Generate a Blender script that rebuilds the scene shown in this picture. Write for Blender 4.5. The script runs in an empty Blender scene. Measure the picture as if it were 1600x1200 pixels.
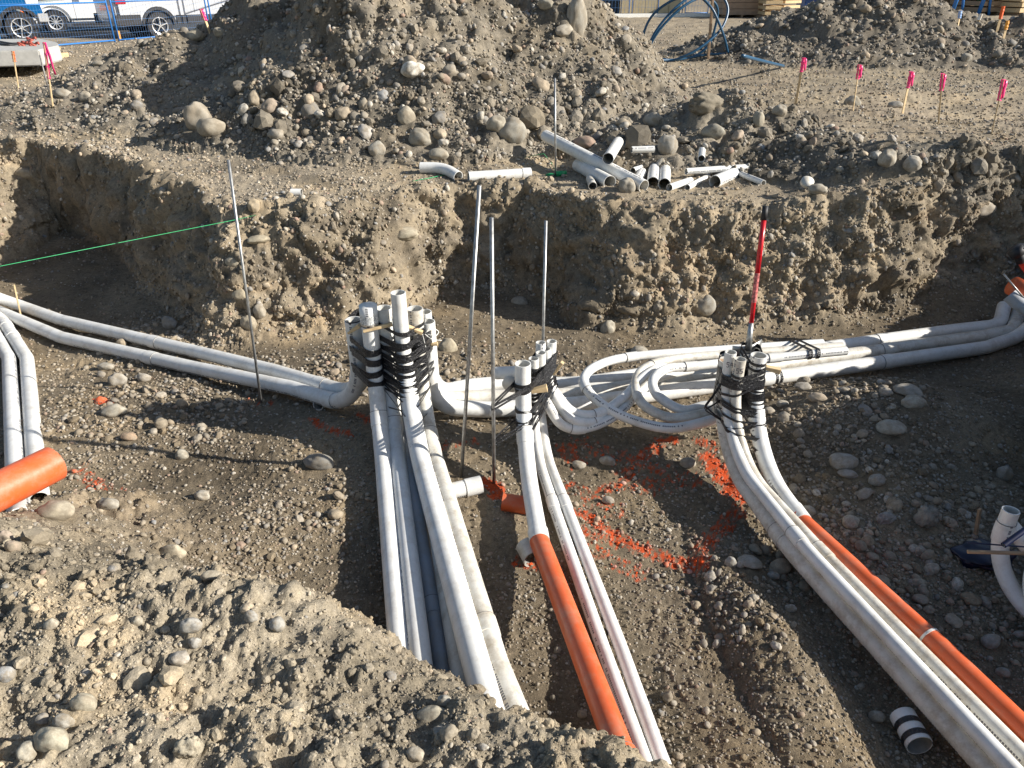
import bpy, bmesh, math, random
import numpy as np
from mathutils import Vector, Matrix, noise as mnoise
from mathutils.bvhtree import BVHTree
random.seed(7); rng = np.random.default_rng(11)
scn = bpy.context.scene
COL = scn.collection
# ------------------------------------------------------------------ camera, world, sun, exposure
PITCH, CAMH, F = math.radians(29), 1.7, 1155.0
cd = bpy.data.cameras.new('camera'); cam = bpy.data.objects.new('camera', cd); COL.objects.link(cam)
cam.location = (0, 0, CAMH); cam.rotation_euler = (math.radians(90)-PITCH, 0, 0)
cd.sensor_width = 36; cd.lens = 36*F/1600; cd.clip_end = 2000; cd.clip_start = .05
scn.camera = cam
SUN_EL, SUN_AZ = math.radians(27), math.radians(-9)       # azimuth from +X towards +Y
SD = Vector((math.cos(SUN_EL)*math.cos(SUN_AZ), math.cos(SUN_EL)*math.sin(SUN_AZ), math.sin(SUN_EL)))
w = bpy.data.worlds.new('World'); scn.world = w; w.use_nodes = True
wn = w.node_tree.nodes; bg = wn['Background']; sky = wn.new('ShaderNodeTexSky'); sky.sky_type = 'NISHITA'; sky.sun_disc = False
sky.sun_elevation = SUN_EL; sky.sun_rotation = math.atan2(SD.x, SD.y)
w.node_tree.links.new(sky.outputs[0], bg.inputs[0]); bg.inputs[1].default_value = .074
sl = bpy.data.lights.new('sun', 'SUN'); sl.energy = 5.0; sl.angle = math.radians(.5); sl.color = (1, .95, .87)
so = bpy.data.objects.new('sun', sl); COL.objects.link(so); so.rotation_euler = SD.to_track_quat('Z', 'Y').to_euler()
scn.view_settings.view_transform = 'Standard'; scn.view_settings.look = 'None'; scn.view_settings.exposure = .76; scn.view_settings.gamma = 1
scn.view_settings.use_curve_mapping = False
S_, C_ = math.sin(PITCH), math.cos(PITCH)
def ray(px, py):
    u = (px-800)/F; v = (py-600)/F
    return Vector((u, C_-v*S_, -(S_+v*C_)))
def W(px, py, z=0.):
    d = ray(px, py); t = (z-CAMH)/d.z; return Vector((0, 0, CAMH))+d*t
def U(px, py, Y):
    d = ray(px, py); return Vector((0, 0, CAMH))+d*(Y/d.y)
def dep(p): return p[1]*C_+(CAMH-p[2])*S_
# ------------------------------------------------------------------ numpy noise
_P = rng.permutation(65536).astype(np.int64)
def _h(ix, iy, iz):
    return _P[(_P[(_P[ix & 65535]+iy) & 65535]+iz) & 65535]
def perlin(x, y, z):
    x0 = np.floor(x).astype(np.int64); y0 = np.floor(y).astype(np.int64); z0 = np.floor(z).astype(np.int64)
    fx = (x-x0).astype(np.float32); fy = (y-y0).astype(np.float32); fz = (z-z0).astype(np.float32)
    sx = fx*fx*(3-2*fx); sy = fy*fy*(3-2*fy); sz = fz*fz*(3-2*fz)
    def g(dx, dy, dz):
        h = _h(x0+dx, y0+dy, z0+dz)
        a = (h & 255)/127.5-1; b = ((h >> 8) & 255)/127.5-1; c = ((h*7919 >> 5) & 255)/127.5-1
        return (a*(fx-dx)+b*(fy-dy)+c*(fz-dz)).astype(np.float32)
    def mix(a, b, t): return a+(b-a)*t
    r = mix(mix(mix(g(0,0,0), g(1,0,0), sx), mix(g(0,1,0), g(1,1,0), sx), sy), mix(mix(g(0,0,1), g(1,0,1), sx), mix(g(0,1,1), g(1,1,1), sx), sy), sz)
    return r*1.4
def fbm(x, y, z, o=4, g=.5):
    s = 0; a = 1.
    for i in range(o):
        s = s+a*perlin(x*2**i+i*17.3, y*2**i+i*5.1, z*2**i-i*9.7); a *= g
    return s
def bumps(x, y, z, dens=1.):
    """rounded stone-like bumps: max over neighbouring cells of a half-ellipsoid of random size"""
    x0 = np.floor(x).astype(np.int64); y0 = np.floor(y).astype(np.int64); z0 = np.floor(z).astype(np.int64)
    fx = (x-x0).astype(np.float32); fy = (y-y0).astype(np.float32); fz = (z-z0).astype(np.float32)
    out = np.zeros(x.shape, np.float32); idn = np.zeros(x.shape, np.float32)
    for dx in (-1, 0, 1):
        for dy in (-1, 0, 1):
            for dz in (-1, 0, 1):
                h = _h(x0+dx, y0+dy, z0+dz)
                a = (h & 255)/255.; b = ((h >> 8) & 255)/255.; h2 = _P[h]; c = (h2 & 255)/255.; s = .3+.5*((h2 >> 8) & 255)/255.
                d2 = ((dx+a-fx)**2+(dy+b-fy)**2+(dz+c-fz)**2)/(s*s)
                on = ((h*31 >> 3) & 255)/255. < dens
                v = np.where(on & (d2 < 1), np.sqrt(np.maximum(0, 1-d2))*s, 0).astype(np.float32)
                m = v > out; out = np.where(m, v, out); idn = np.where(m, a.astype(np.float32), idn)
    return out, idn
def sst(a, b, x):
    t = np.clip((x-a)/(b-a), 0, 1); return t*t*(3-2*t)
# ------------------------------------------------------------------ macro terrain
def XY(L, z): return [tuple(W(px, py, z)[:2]) for px, py in L]
LIP = [(-7.2,4.4), (-6.9,7)] + XY([(0,215),(70,222),(130,232),(200,247),(280,277),(390,322),(450,316),(540,320),(600,306),(630,292),(720,286),(840,286),(862,306),(1000,312),(1200,312),(1400,318),(1460,300),(1540,286),(1640,290)], 0) \
    + [(5.4,5.6), (4.6,4.6), (3.7,3.7), (3.1,2.9), (2.95,2.0), (2.8,1.0), (2.2,.3), (1.2,.15), (.75,.45)] \
    + XY([(1010,1255),(960,1215),(900,1183),(800,1153),(720,1118),(620,1068),(540,1008),(430,945),(330,960),(200,960),(0,960)], -.12) + [(-3.2,2.1), (-6.9,2.6)]
BASE = [(-5.9,4.6), (-5.5,6.4)] + XY([(30,385),(100,345),(175,380),(250,468),(290,515),(325,550),(420,550),(500,540),(568,525),(612,500),(690,468),(800,462),(862,478),(900,520),(1000,528),(1100,530),(1200,522),(1300,512),(1395,500),(1440,478),(1510,476),(1600,490)], -.9) \
    + [(4.2,5.0), (3.6,4.2), (2.95,3.4), (2.5,2.8), (2.35,2.0), (2.2,1.2), (1.8,.8), (1.3,.7), (1.0,.85)] \
    + XY([(1010,1225),(950,1180),(870,1143),(790,1105),(700,1062),(620,1005),(540,952),(430,898),(350,850),(250,790),(150,775),(0,775)], -.7) + [(-4.6,3.3)]
def seg_dist(x, y, poly):
    d = np.full(x.shape, 1e9, np.float32); n = len(poly); ins = np.zeros(x.shape, bool)
    for i in range(n):
        ax, ay = poly[i]; bx, by = poly[(i+1) % n]
        vx, vy = bx-ax, by-ay; L = vx*vx+vy*vy
        t = np.clip(((x-ax)*vx+(y-ay)*vy)/L, 0, 1)
        d = np.minimum(d, (x-ax-t*vx)**2+(y-ay-t*vy)**2)
        c = (ay > y) != (by > y)
        xi = ax+(y-ay)*vx/(vy if abs(vy) > 1e-9 else 1e-9)
        ins ^= c & (x < xi)
    return np.sqrt(d), ins
def pline_dist(x, y, pts):
    d = np.full(x.shape, 1e9); 
    for (ax, ay), (bx, by) in zip(pts[:-1], pts[1:]):
        vx, vy = bx-ax, by-ay; t = np.clip(((x-ax)*vx+(y-ay)*vy)/(vx*vx+vy*vy), 0, 1)
        d = np.minimum(d, np.hypot(x-ax-t*vx, y-ay-t*vy))
    return d
def cone(x, y, cx, cy, h, rx, ry, p=1.25, ang=0.):
    ca, sa = math.cos(ang), math.sin(ang); u = ((x-cx)*ca+(y-cy)*sa)/rx; v = (-(x-cx)*sa+(y-cy)*ca)/ry
    r = np.sqrt(u*u+v*v); return h*np.clip(1-r, 0, 1)**p*np.where(r < 1, 1, 0)+h*.05*np.exp(-(r*1.2)**4)
def floor_z(x, y):
    return -.70-.2*sst(3.6, 5.0, y)-.12*sst(4.5, 6.5, y)*sst(-2, -3.5, x)+.03*perlin(x*.9, y*.9, x*0+3)
def macro(x, y):
    """returns z, mound id (0 none), wallness, pitness"""
    wx = x+.10*perlin(x*1.3, y*1.3, x*0)+.05*perlin(x*4, y*4, x*0+7); wy = y+.13*perlin(x*1.4, y*1.4, x*0+31)*sst(1.9, 3, y)+.07*perlin(x*4.2, y*4.2, x*0+17)*sst(1.9, 3, y)
    dl, il = seg_dist(wx, wy, LIP); db, ib = seg_dist(wx, wy, BASE)
    t = np.where(ib, 0, np.where(il, db/(db+dl+1e-6), 1))
    near = sst(3.0, 2.3, y)
    prof = np.where(t < .25, .35*t, .0875+(t-.25)*1.6); prof = np.clip(prof, 0, 1); prof = 1-(1-prof)**1.3
    t2 = t*(1-near)*0+prof*(1-near)+near*(t*t*(3-2*t))
    grade = .03*perlin(x*.35, y*.35, x*0+9)*sst(2, 6, y)+.05*perlin(x*.15, y*.15, x*0+19)*sst(6, 12, y)
    grade = grade-.12*sst(2.6, 1.2, y)*sst(1.2, -.4, x)*sst(.3, 1.6, y)-.09*np.exp(-((y-1.75)/.45)**2)*np.exp(-((x+.3)/.6)**2)
    grade = grade+.22*sst(14, 19, y)*sst(-4, -9, x)*sst(25, 22, y)
    fl = floor_z(x, y)
    z = fl*(1-t2)+grade*t2
    # mounds of spoil
    m = np.zeros(x.shape); mid = np.zeros(x.shape, int)
    big = np.maximum.reduce([cone(x, y, -1.3, 10.8, 2.4, 3.1, 3.4, 1.1, .05), cone(x, y, .35, 10.7, 1.75, 2.6, 2.9, 1.1), cone(x, y, -3.4, 12.4, 2.0, 2.6, 2.6, 1.15), cone(x, y, -2.4, 9.4, .75, 2.2, 1.5, 1.1), cone(x, y, .2, 9.3, .8, 1.9, 1.4, 1.1)])
    leftm = np.maximum.reduce([cone(x, y, -4.7, 11.8, 1.0, 2.8, 2.7, 1.1), cone(x, y, -5.4, 13.2, .6, 1.7, 1.5, 1.1), cone(x, y, -3.9, 10.4, .45, 1.9, 1.3, 1)])
    big = np.maximum(big, leftm)
    mid_r = np.maximum.reduce([cone(x, y, 2.15, 8.2, .62, 1.7, 1.15, 1.1, -.25), cone(x, y, 3.2, 7.3, .42, 1.5, .95, 1.1, -.5), cone(x, y, 1.5, 7.9, .3, 1.0, .8, 1.)])
    back = np.maximum.reduce([cone(x, y, 8.4, 19.0, 1.55, 4.6, 3.0, 1.15), cone(x, y, 6.8, 19.2, .95, 3.4, 2.3, 1.1), cone(x, y, 11.2, 17.6, .95, 2.6, 1.9, 1.1), cone(x, y, 12.5, 17.0, .5, 2.6, 1.6, 1)])
    right = np.maximum.reduce([cone(x, y, 4.1, 6.5, .3, 1.7, .8, 1.), cone(x, y, 5.2, 6.6, .4, 1.6, .9, 1)])
    ridge = np.maximum.reduce([cone(x, y, 3.6, 2.2, .50, .9, 2.2, 1), cone(x, y, 4.0, 3.6, .33, 1.0, 1.6, 1), cone(x, y, 3.95, 2.75, .72, .9, .9, .8)])  # unseen right bank; last cone raised to block sun off the edge pipes
    for k, a in ((1, big), (2, mid_r), (3, back)):
        mid = np.where((a > .035) & (a > m), k, mid); m = np.maximum(m, a)
    dirty = .16*fbm(x*1.1, y*1.1, x*0+2.5, 3)+.05*fbm(x*4, y*4, x*0+8, 2)
    z = z+m*(1+.55*dirty*2)+dirty*sst(.03, .4, m)*.6
    z = z+right+ridge*sst(.4, .9, t)+ridge*.0
    z = z-.28*cone(x, y, 8.0, 11.5, 1, 2.6, 1.2, .8)+.16*cone(x, y, 5.2, 12.6, 1, 2.0, .9, .9)-.1*cone(x, y, 6.4, 10.9, 1, 1.3, .8, 1)
    # hump and dips on the pit floor
    z = z+.26*cone(x, y, 2.35, 3.95, 1, .95, .7, .9)*(1-t2)+.13*cone(x, y, 2.0, 3.2, 1, .8, .8, .9)*(1-t2)
    z = z+.10*cone(x, y, -1.5, 2.75, 1, .9, .5, .9)*(1-t2)+.10*cone(x, y, 1.08, 1.95, 1, .22, 1.1, .8, .12)*(1-t2)+.05*cone(x, y, .8, 1.5, 1, .3, .8, .8)*(1-t2)
    z = z+.12*cone(x, y, -1.0, 4.9, 1, 1.2, .5, 1)*(1-t2)
    wall = np.where(il & ~ib, 1-np.abs(t*2-1)**3, 0)*(1-near*.85)
    return z, mid, wall, 1-t2
def macro1(x, y):
    return float(macro(np.array([x], float), np.array([y], float))[0][0])
# grid
X0, XK = 1.5, .80
def halfw(y): return X0+XK*np.maximum(y, -.5)
ys = np.linspace(.12, 44, 6000)
zt = ys*C_+(CAMH+.2)*S_; vs = ((CAMH+.2)*C_-ys*S_)/zt
dens = -np.gradient(vs, ys)*(1+1.3*np.exp(-((ys-6.1)/.75)**2)+3.2*sst(8, 8.8, ys)*sst(12.2, 11, ys)+3*sst(15.5, 16.6, ys)*sst(20.5, 19.5, ys)+.5)
cum = np.concatenate([[0], np.cumsum((dens[1:]+dens[:-1])/2*np.diff(ys))]); NR = 820
yr = np.interp(np.linspace(0, cum[-1], NR), cum, ys)
NC = 900
sc_ = np.linspace(-1, 1, NC)
scc = np.linspace(-1, 1, 150); ysc = np.interp(np.linspace(0, cum[-1], 1100), cum, ys)
gy = np.repeat(ysc[:, None], 150, 1); gx = scc[None, :]*halfw(ysc)[:, None]
gzz = macro(gx.ravel(), gy.ravel())[0].reshape(gy.shape)
gd = gy*C_+(CAMH-gzz)*S_; gv = ((CAMH-gzz)*C_-gy*S_)/gd
ds = np.sqrt(np.diff(gv, axis=0)**2+(.42/gd[1:]**2)*(np.diff(gy, axis=0)**2*.25+np.diff(gzz, axis=0)**2))
kern = np.exp(-np.linspace(-2, 2, 13)**2); kern /= kern.sum()
ds = np.stack([np.convolve(np.pad(r_, 6, mode='edge'), kern, 'valid') for r_ in ds])
kr = np.exp(-np.linspace(-2, 2, 9)**2); kr /= kr.sum()
ds = np.stack([np.convolve(np.pad(c_, 4, mode='edge'), kr, 'valid') for c_ in ds.T], 1)
ycols = []
for j in range(150):
    cc = np.concatenate([[0], np.cumsum(ds[:, j])]); ycols.append(np.interp(np.linspace(0, cc[-1], NR), cc, ysc))
ycols = np.array(ycols)                                     # 150 x NR
YM = np.stack([np.interp(sc_, scc, ycols[:, i]) for i in range(NR)])   # NR x NC
XM = sc_[None, :]*halfw(YM)
def edge_rows(vals): return np.repeat(np.array(vals, float)[:, None], NC, 1)
lo = edge_rows([-300, -40, -6, -2, -.5, -.1]); hi = edge_rows([50, 60, 80, 120, 200, 400])
YM = np.concatenate([lo, YM, hi]); XM = np.concatenate([sc_[None, :]*halfw(lo), XM, sc_[None, :]*np.minimum(halfw(hi), 60)])
def pad(A, off): return np.concatenate([A[:, :1]-off*np.array([[400, 60, 10, 2.]]), A, A[:, -1:]+off*np.array([[2, 10, 60, 400.]])], 1)
XX = pad(XM, 1); YY = pad(YM, 0)
NRr, NCc = XX.shape
x = XX.ravel().astype(np.float64); y = YY.ravel().astype(np.float64)
z, mid, wall, pit = macro(x, y)
P = np.stack([x, y, z], 1).reshape(NRr, NCc, 3)
def grid_normals(P):
    du = np.empty_like(P); dv = np.empty_like(P)
    du[:, 1:-1] = P[:, 2:]-P[:, :-2]; du[:, 0] = P[:, 1]-P[:, 0]; du[:, -1] = P[:, -1]-P[:, -2]
    dv[1:-1] = P[2:]-P[:-2]; dv[0] = P[1]-P[0]; dv[-1] = P[-1]-P[-2]
    n = np.cross(du, dv); return n/np.maximum(np.linalg.norm(n, axis=2, keepdims=True), 1e-12)
N0 = grid_normals(P).reshape(-1, 3)
Xs, Ys, Zs = P.reshape(-1, 3).T
pxm = np.maximum(.25, (Ys*C_+(CAMH-Zs)*S_)/739)            # metres per picture pixel (level of detail only)
inview = (np.abs(x) < halfw(y)+3) & (y > -.6) & (y < 46)
ix = np.where(inview)[0]
X, Y, Z = Xs[ix], Ys[ix], Zs[ix]; pw = (Y*C_+(CAMH-Z)*S_)/739
wl, pt, md = wall[ix], pit[ix], mid[ix]
mound = (md > 0)*1.; bank = sst(2.9, 2.3, Y)*sst(1.6, .9, X)*(1-pt)
flat = (1-mound)*(1-wl)*(1-pt)*(1-bank)
road = sst(-7.4, -8, X+.0*Y)*sst(0, .6, Y-(19.6+ (X+11.0)*2.2))
clump = .5+.9*fbm(X*1.6, Y*1.6, Z*1.6, 3)
D = np.zeros(len(ix), np.float32)
D += wl*(.12*fbm(X*2.1, Y*2.1, Z*2.6, 3)+.045*fbm(X*8, Y*8, Z*10, 4, .6))
rd = 1-np.abs(perlin(X*3.1, Y*3.1, Z*4+5))*2
D += wl*(.05-.10*np.abs(perlin(X*5+3, Y*5, Z*6.5))-.05*np.abs(perlin(X*13, Y*13+9, Z*16)))
D += mound*(.02-.05*np.abs(perlin(X*4+3, Y*4, Z*4)))
D += bank*(.02-.045*np.abs(perlin(X*9+3, Y*9, Z*9))-.02*np.abs(perlin(X*24, Y*24, Z*24)))
D += wl*.06*rd*sst(-.2, .5, perlin(X*1.3, Y*1.3, Z*1.3+40)+.3)
D += mound*(.05*fbm(X*3, Y*3, Z*3, 3))
D += pt*(1-wl)*(.018*fbm(X*3.3, Y*3.3, Z, 3)+.006*fbm(X*14, Y*14, Z*14, 2))
D += flat*(.03*fbm(X*1.6, Y*4.5, Z, 4)+.010*fbm(X*9, Y*14, Z, 3))
D += bank*(.035*fbm(X*5, Y*5, Z*5, 3)+.016*fbm(X*17, Y*17, Z*17, 3))
idn = np.zeros(len(ix), np.float32)
for wav, amp, dn_, k in ((.34, .30, .35, 0), (.16, .36, .5, 1), (.075, .40, .62, 2), (.036, .45, .7, 3), (.018, .5, .8, 4), (.010, .5, .8, 5)):
    use = pw*2.2 < wav
    if wav < .1: pass
    q = np.where(use)[0]
    if not len(q): continue
    b, idd = bumps(X[q]/wav+k*13, Y[q]/wav, Z[q]/wav*1.0, dn_)
    zone = {0: mound*.5+wl*.35, 1: mound*.9+wl*.55+bank*.8+flat*.12, 2: mound+wl*.8+bank*1.1+pt*.14+flat*.3, 3: mound+wl*1.1+bank*1.2+pt*.5+flat*.8, 4: mound+wl*1.2+bank*1.2+pt*.9+flat*1.0, 5: np.ones(len(ix))*.8}[k][q]
    cl = np.clip(clump[q], .25, 1.2)
    f = sst(0, .08, b)*amp*wav*b*zone*cl*1.25
    D[q] += f; idn[q] = np.where(f > .1*wav, idd, idn[q])
D *= (1-road)
Nn = N0[ix].copy()
P.reshape(-1, 3)[ix] += Nn*D[:, None]
P.reshape(-1, 3)[ix, 2] -= road*.06
Nf = grid_normals(P)
# ------------------------------------------------------------------ material helpers
def mat(name):
    m = bpy.data.materials.new(name); m.use_nodes = True; return m, m.node_tree.nodes, m.node_tree.links, m.node_tree.nodes['Principled BSDF']
def simple(name, col, rough=.6, metal=0., spec=.5, var=.12, scale=30., bump=0., coat=0.):
    m, n, l, b = mat(name)
    b.inputs['Roughness'].default_value = rough; b.inputs['Metallic'].default_value = metal; b.inputs['Specular IOR Level'].default_value = spec
    b.inputs['Coat Weight'].default_value = coat
    tc = n.new('ShaderNodeTexCoord'); t = n.new('ShaderNodeTexNoise'); t.inputs['Scale'].default_value = scale; t.inputs['Detail'].default_value = 5
    l.new(tc.outputs['Object'], t.inputs['Vector'])
    r = n.new('ShaderNodeValToRGB'); r.color_ramp.elements[0].position = .3; r.color_ramp.elements[1].position = .7
    r.color_ramp.elements[0].color = (*[c*(1-var) for c in col], 1); r.color_ramp.elements[1].color = (*[min(1, c*(1+var)) for c in col], 1)
    l.new(t.outputs['Fac'], r.inputs['Fac']); l.new(r.outputs['Color'], b.inputs['Base Color'])
    if bump:
        bp = n.new('ShaderNodeBump'); bp.inputs['Strength'].default_value = bump; bp.inputs['Distance'].default_value = .01
        l.new(t.outputs['Fac'], bp.inputs['Height']); l.new(bp.outputs[0], b.inputs['Normal'])
    return m
def mul(n, l, a, b, fac=1.):
    m = n.new('ShaderNodeMix'); m.data_type = 'RGBA'; m.blend_type = 'MULTIPLY'; m.inputs[0].default_value = fac
    l.new(a, m.inputs[6]); l.new(b, m.inputs[7]); return m.outputs[2]
def ramp(n, l, src, stops):
    r = n.new('ShaderNodeValToRGB'); e = r.color_ramp.elements
    e[0].position, e[0].color = stops[0][0], (*stops[0][1], 1); e[1].position, e[1].color = stops[-1][0], (*stops[-1][1], 1)
    for p, c in stops[1:-1]:
        k = e.new(p); k.color = (*c, 1)
    l.new(src, r.inputs[0]); return r.outputs[0]
def noi(n, l, vec, scale, det=6, rough=.6):
    t = n.new('ShaderNodeTexNoise'); t.inputs['Scale'].default_value = scale; t.inputs['Detail'].default_value = det; t.inputs['Roughness'].default_value = rough
    l.new(vec, t.inputs['Vector']); return t.outputs['Fac']
def g3(v): return (v, v, v)
# soil: vertex colour (what the soil is made of there) times grain
M = {}
m, n, l, b = mat('soil'); M['soil'] = m
at = n.new('ShaderNodeVertexColor'); at.layer_name = 'tint'
geo = n.new('ShaderNodeNewGeometry')
c = mul(n, l, at.outputs['Color'], ramp(n, l, noi(n, l, geo.outputs['Position'], 1.7, 6), [(.3, g3(.78)), (.7, (1.14, 1.12, 1.08))]))
c = mul(n, l, c, ramp(n, l, noi(n, l, geo.outputs['Position'], 26, 9, .75), [(.3, g3(.5)), (.5, g3(1.)), (.72, (1.36, 1.34, 1.28))]))
c = mul(n, l, c, ramp(n, l, noi(n, l, geo.outputs['Position'], 170, 4, .7), [(.35, g3(.72)), (.65, g3(1.22))]))
l.new(c, b.inputs['Base Color']); b.inputs['Roughness'].default_value = .95; b.inputs['Specular IOR Level'].default_value = .15
bp = n.new('ShaderNodeBump'); bp.inputs['Strength'].default_value = .85; bp.inputs['Distance'].default_value = .01
l.new(noi(n, l, geo.outputs['Position'], 120, 8, .75), bp.inputs['Height']); l.new(bp.outputs[0], b.inputs['Normal'])
def stone_mat(name, inst, clod=False):
    m, n, l, b = mat(name)
    if inst:
        a = n.new('ShaderNodeAttribute'); a.attribute_type = 'INSTANCER'; a.attribute_name = 'tint'; src = a.outputs['Color']
    else:
        a = n.new('ShaderNodeObjectInfo'); src = a.outputs['Color']
    tc = n.new('ShaderNodeTexCoord')
    g = n.new('ShaderNodeNewGeometry')
    oi = n.new('ShaderNodeObjectInfo')
    ad = n.new('ShaderNodeVectorMath'); ad.operation = 'ADD'; l.new(tc.outputs['Object'], ad.inputs[0])
    sc = n.new('ShaderNodeVectorMath'); sc.operation = 'SCALE'; sc.inputs[0].default_value = (31, 17, 23); l.new(oi.outputs['Random'], sc.inputs['Scale']); l.new(sc.outputs[0], ad.inputs[1])
    c = mul(n, l, src, ramp(n, l, noi(n, l, ad.outputs[0], 2.2, 6, .6), [(.3, (.74, .72, .69)), (.5, g3(1)), (.72, (1.22, 1.2, 1.15))]))
    c = mul(n, l, c, ramp(n, l, noi(n, l, g.outputs['Position'], 220, 5, .7), [(.3, g3(.8)), (.7, g3(1.15))]))
    if not clod:   # dust and soil still sticking to the stone
        mx = n.new('ShaderNodeMix'); mx.data_type = 'RGBA'; l.new(ramp(n, l, noi(n, l, ad.outputs[0], 1.3, 7, .7), [(.45, g3(.1)), (.6, g3(.85))]), mx.inputs[0])
        l.new(c, mx.inputs[6]); mx.inputs[7].default_value = (.25, .21, .155, 1); c = mx.outputs[2]
    l.new(c, b.inputs['Base Color']); b.inputs['Roughness'].default_value = .9 if not clod else .97; b.inputs['Specular IOR Level'].default_value = .25 if not clod else .1
    bp = n.new('ShaderNodeBump'); bp.inputs['Strength'].default_value = .35 if not clod else .9; bp.inputs['Distance'].default_value = .004
    l.new(noi(n, l, g.outputs['Position'], 140 if not clod else 90, 7, .7), bp.inputs['Height']); l.new(bp.outputs[0], b.inputs['Normal'])
    return m
M['gravel'] = stone_mat('river_gravel', True); M['cobble'] = stone_mat('river_cobble', False); M['clod'] = stone_mat('dry_soil_clod', True, True); M['clod_o'] = stone_mat('dry_soil_lump', False, True)
def pvc(name, col, dirt=.35, txt=True, rough=.38):
    m, n, l, b = mat(name)
    uv = n.new('ShaderNodeUVMap'); uv.uv_map = 'UVMap'; g = n.new('ShaderNodeNewGeometry'); pos = g.outputs['Position']
    rgb = n.new('ShaderNodeRGB'); rgb.outputs[0].default_value = (*col, 1)
    c = mul(n, l, rgb.outputs[0], ramp(n, l, noi(n, l, pos, 3, 4), [(.3, (.93, .92, .9)), (.7, g3(1.03))]))
    # scuffs and dried mud with a shape of their own
    mx = n.new('ShaderNodeMix'); mx.data_type = 'RGBA'; l.new(c, mx.inputs[6]); mx.inputs[7].default_value = (.34, .28, .2, 1)
    l.new(ramp(n, l, noi(n, l, pos, 9, 9, .78), [(.47, g3(0)), (.66, g3(dirt))]), mx.inputs[0]); c = mx.outputs[2]
    mx = n.new('ShaderNodeMix'); mx.data_type = 'RGBA'; l.new(c, mx.inputs[6]); mx.inputs[7].default_value = (.2, .165, .12, 1)
    mp0 = n.new('ShaderNodeMapping'); l.new(uv.outputs[0], mp0.inputs['Vector']); mp0.inputs['Scale'].default_value = (4, 1.2, 1)
    l.new(ramp(n, l, noi(n, l, mp0.outputs[0], 16, 8, .8), [(.58, g3(0)), (.7, g3(min(1, dirt*1.8)))]), mx.inputs[0]); c = mx.outputs[2]
    g2 = n.new('ShaderNodeSeparateXYZ'); l.new(g.outputs['Normal'], g2.inputs[0])
    up_ = ramp(n, l, g2.outputs[2], [(.35, g3(0)), (.98, g3(1))]); dn_ = ramp(n, l, noi(n, l, pos, 22, 8, .75), [(.42, g3(0)), (.68, g3((.16 if txt else .1) if dirt < .6 or not txt else .5))])
    mx = n.new('ShaderNodeMix'); mx.data_type = 'RGBA'; l.new(mul(n, l, up_, dn_), mx.inputs[0]); l.new(c, mx.inputs[6]); mx.inputs[7].default_value = (.44, .38, .28, 1); c = mx.outputs[2]
    if txt:
        sp = n.new('ShaderNodeSeparateXYZ'); l.new(uv.outputs[0], sp.inputs[0])
        def mth(op, a, bb=None, cc=None):
            k = n.new('ShaderNodeMath'); k.operation = op
            for i, v in enumerate((a, bb, cc)):
                if v is None: continue
                if isinstance(v, (int, float)): k.inputs[i].default_value = v
                else: l.new(v, k.inputs[i])
            return k.outputs[0]
        band = mth('COMPARE', sp.outputs[0], .5, .024)
        vv = mth('MULTIPLY', sp.outputs[1], 95.); cell = mth('FLOOR', vv)
        wn1 = n.new('ShaderNodeTexWhiteNoise'); wn1.noise_dimensions = '1D'; l.new(cell, wn1.inputs['W'])
        big = mth('FLOOR', mth('MULTIPLY', sp.outputs[1], 4.2)); wn2 = n.new('ShaderNodeTexWhiteNoise'); wn2.noise_dimensions = '1D'; l.new(big, wn2.inputs['W'])
        fr = mth('FRACT', vv); lt = mth('LESS_THAN', fr, .7)
        ink = mth('MULTIPLY', mth('MULTIPLY', band, lt), mth('MULTIPLY', mth('GREATER_THAN', wn1.outputs[0], .22), mth('LESS_THAN', wn2.outputs[0], .8)))
        ink = mth('MULTIPLY', ink, .9)
        mx = n.new('ShaderNodeMix'); mx.data_type = 'RGBA'; l.new(ink, mx.inputs[0]); l.new(c, mx.inputs[6]); mx.inputs[7].default_value = (.05, .055, .08, 1); c = mx.outputs[2]
    l.new(c, b.inputs['Base Color'])
    l.new(ramp(n, l, noi(n, l, pos, 12, 6), [(.35, g3(rough-.06)), (.7, g3(rough+.25))]), b.inputs['Roughness'])
    bp = n.new('ShaderNodeBump'); bp.inputs['Strength'].default_value = .12; bp.inputs['Distance'].default_value = .003
    l.new(noi(n, l, pos, 60, 5), bp.inputs['Height']); l.new(bp.outputs[0], b.inputs['Normal'])
    return m
M['pvc'] = pvc('white_pvc', (.74, .74, .715), .38)
M['pvc_dirty'] = pvc('dusty_white_pvc', (.66, .64, .58), .85)
M['pvc_grey_or_shade'] = pvc('grey_or_shaded_pvc', (.40, .43, .47), .5)  # for a grey pipe end, and a white pipe with shade in its colour
M['orange'] = pvc('orange_pvc', (.64, .108, .026), .36, False)
M['inner'] = simple('pipe_inside', (.55, .54, .5), .5, var=.2)
M['tape'] = simple('black_electrical_tape', (.016, .016, .018), .3, spec=.6, var=.4, scale=90, bump=1.)
M['steel'] = simple('galvanised_steel', (.36, .36, .35), .42, metal=.75, var=.3, scale=40)
M['rust'] = simple('dull_rod_steel', (.22, .21, .2), .55, metal=.6, var=.3, scale=60)
M['lath'] = simple('pine_lath', (.58, .43, .24), .75, var=.22, scale=18)
M['lathold'] = simple('weathered_timber', (.34, .23, .14), .8, var=.25, scale=18)
M['pink'] = simple('fluorescent_pink_flagging', (.9, .04, .22), .5, var=.12)
M['pink'].node_tree.nodes['Principled BSDF'].inputs['Roughness'].default_value = .4
M['orangetape'] = simple('fluorescent_orange_paint', (.85, .13, .02), .6)
M['yellow'] = simple('yellow_orange_flagging', (.8, .34, .04), .6)
M['hose'] = simple('blue_poly_pipe', (.016, .075, .15), .35, var=.15)
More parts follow.
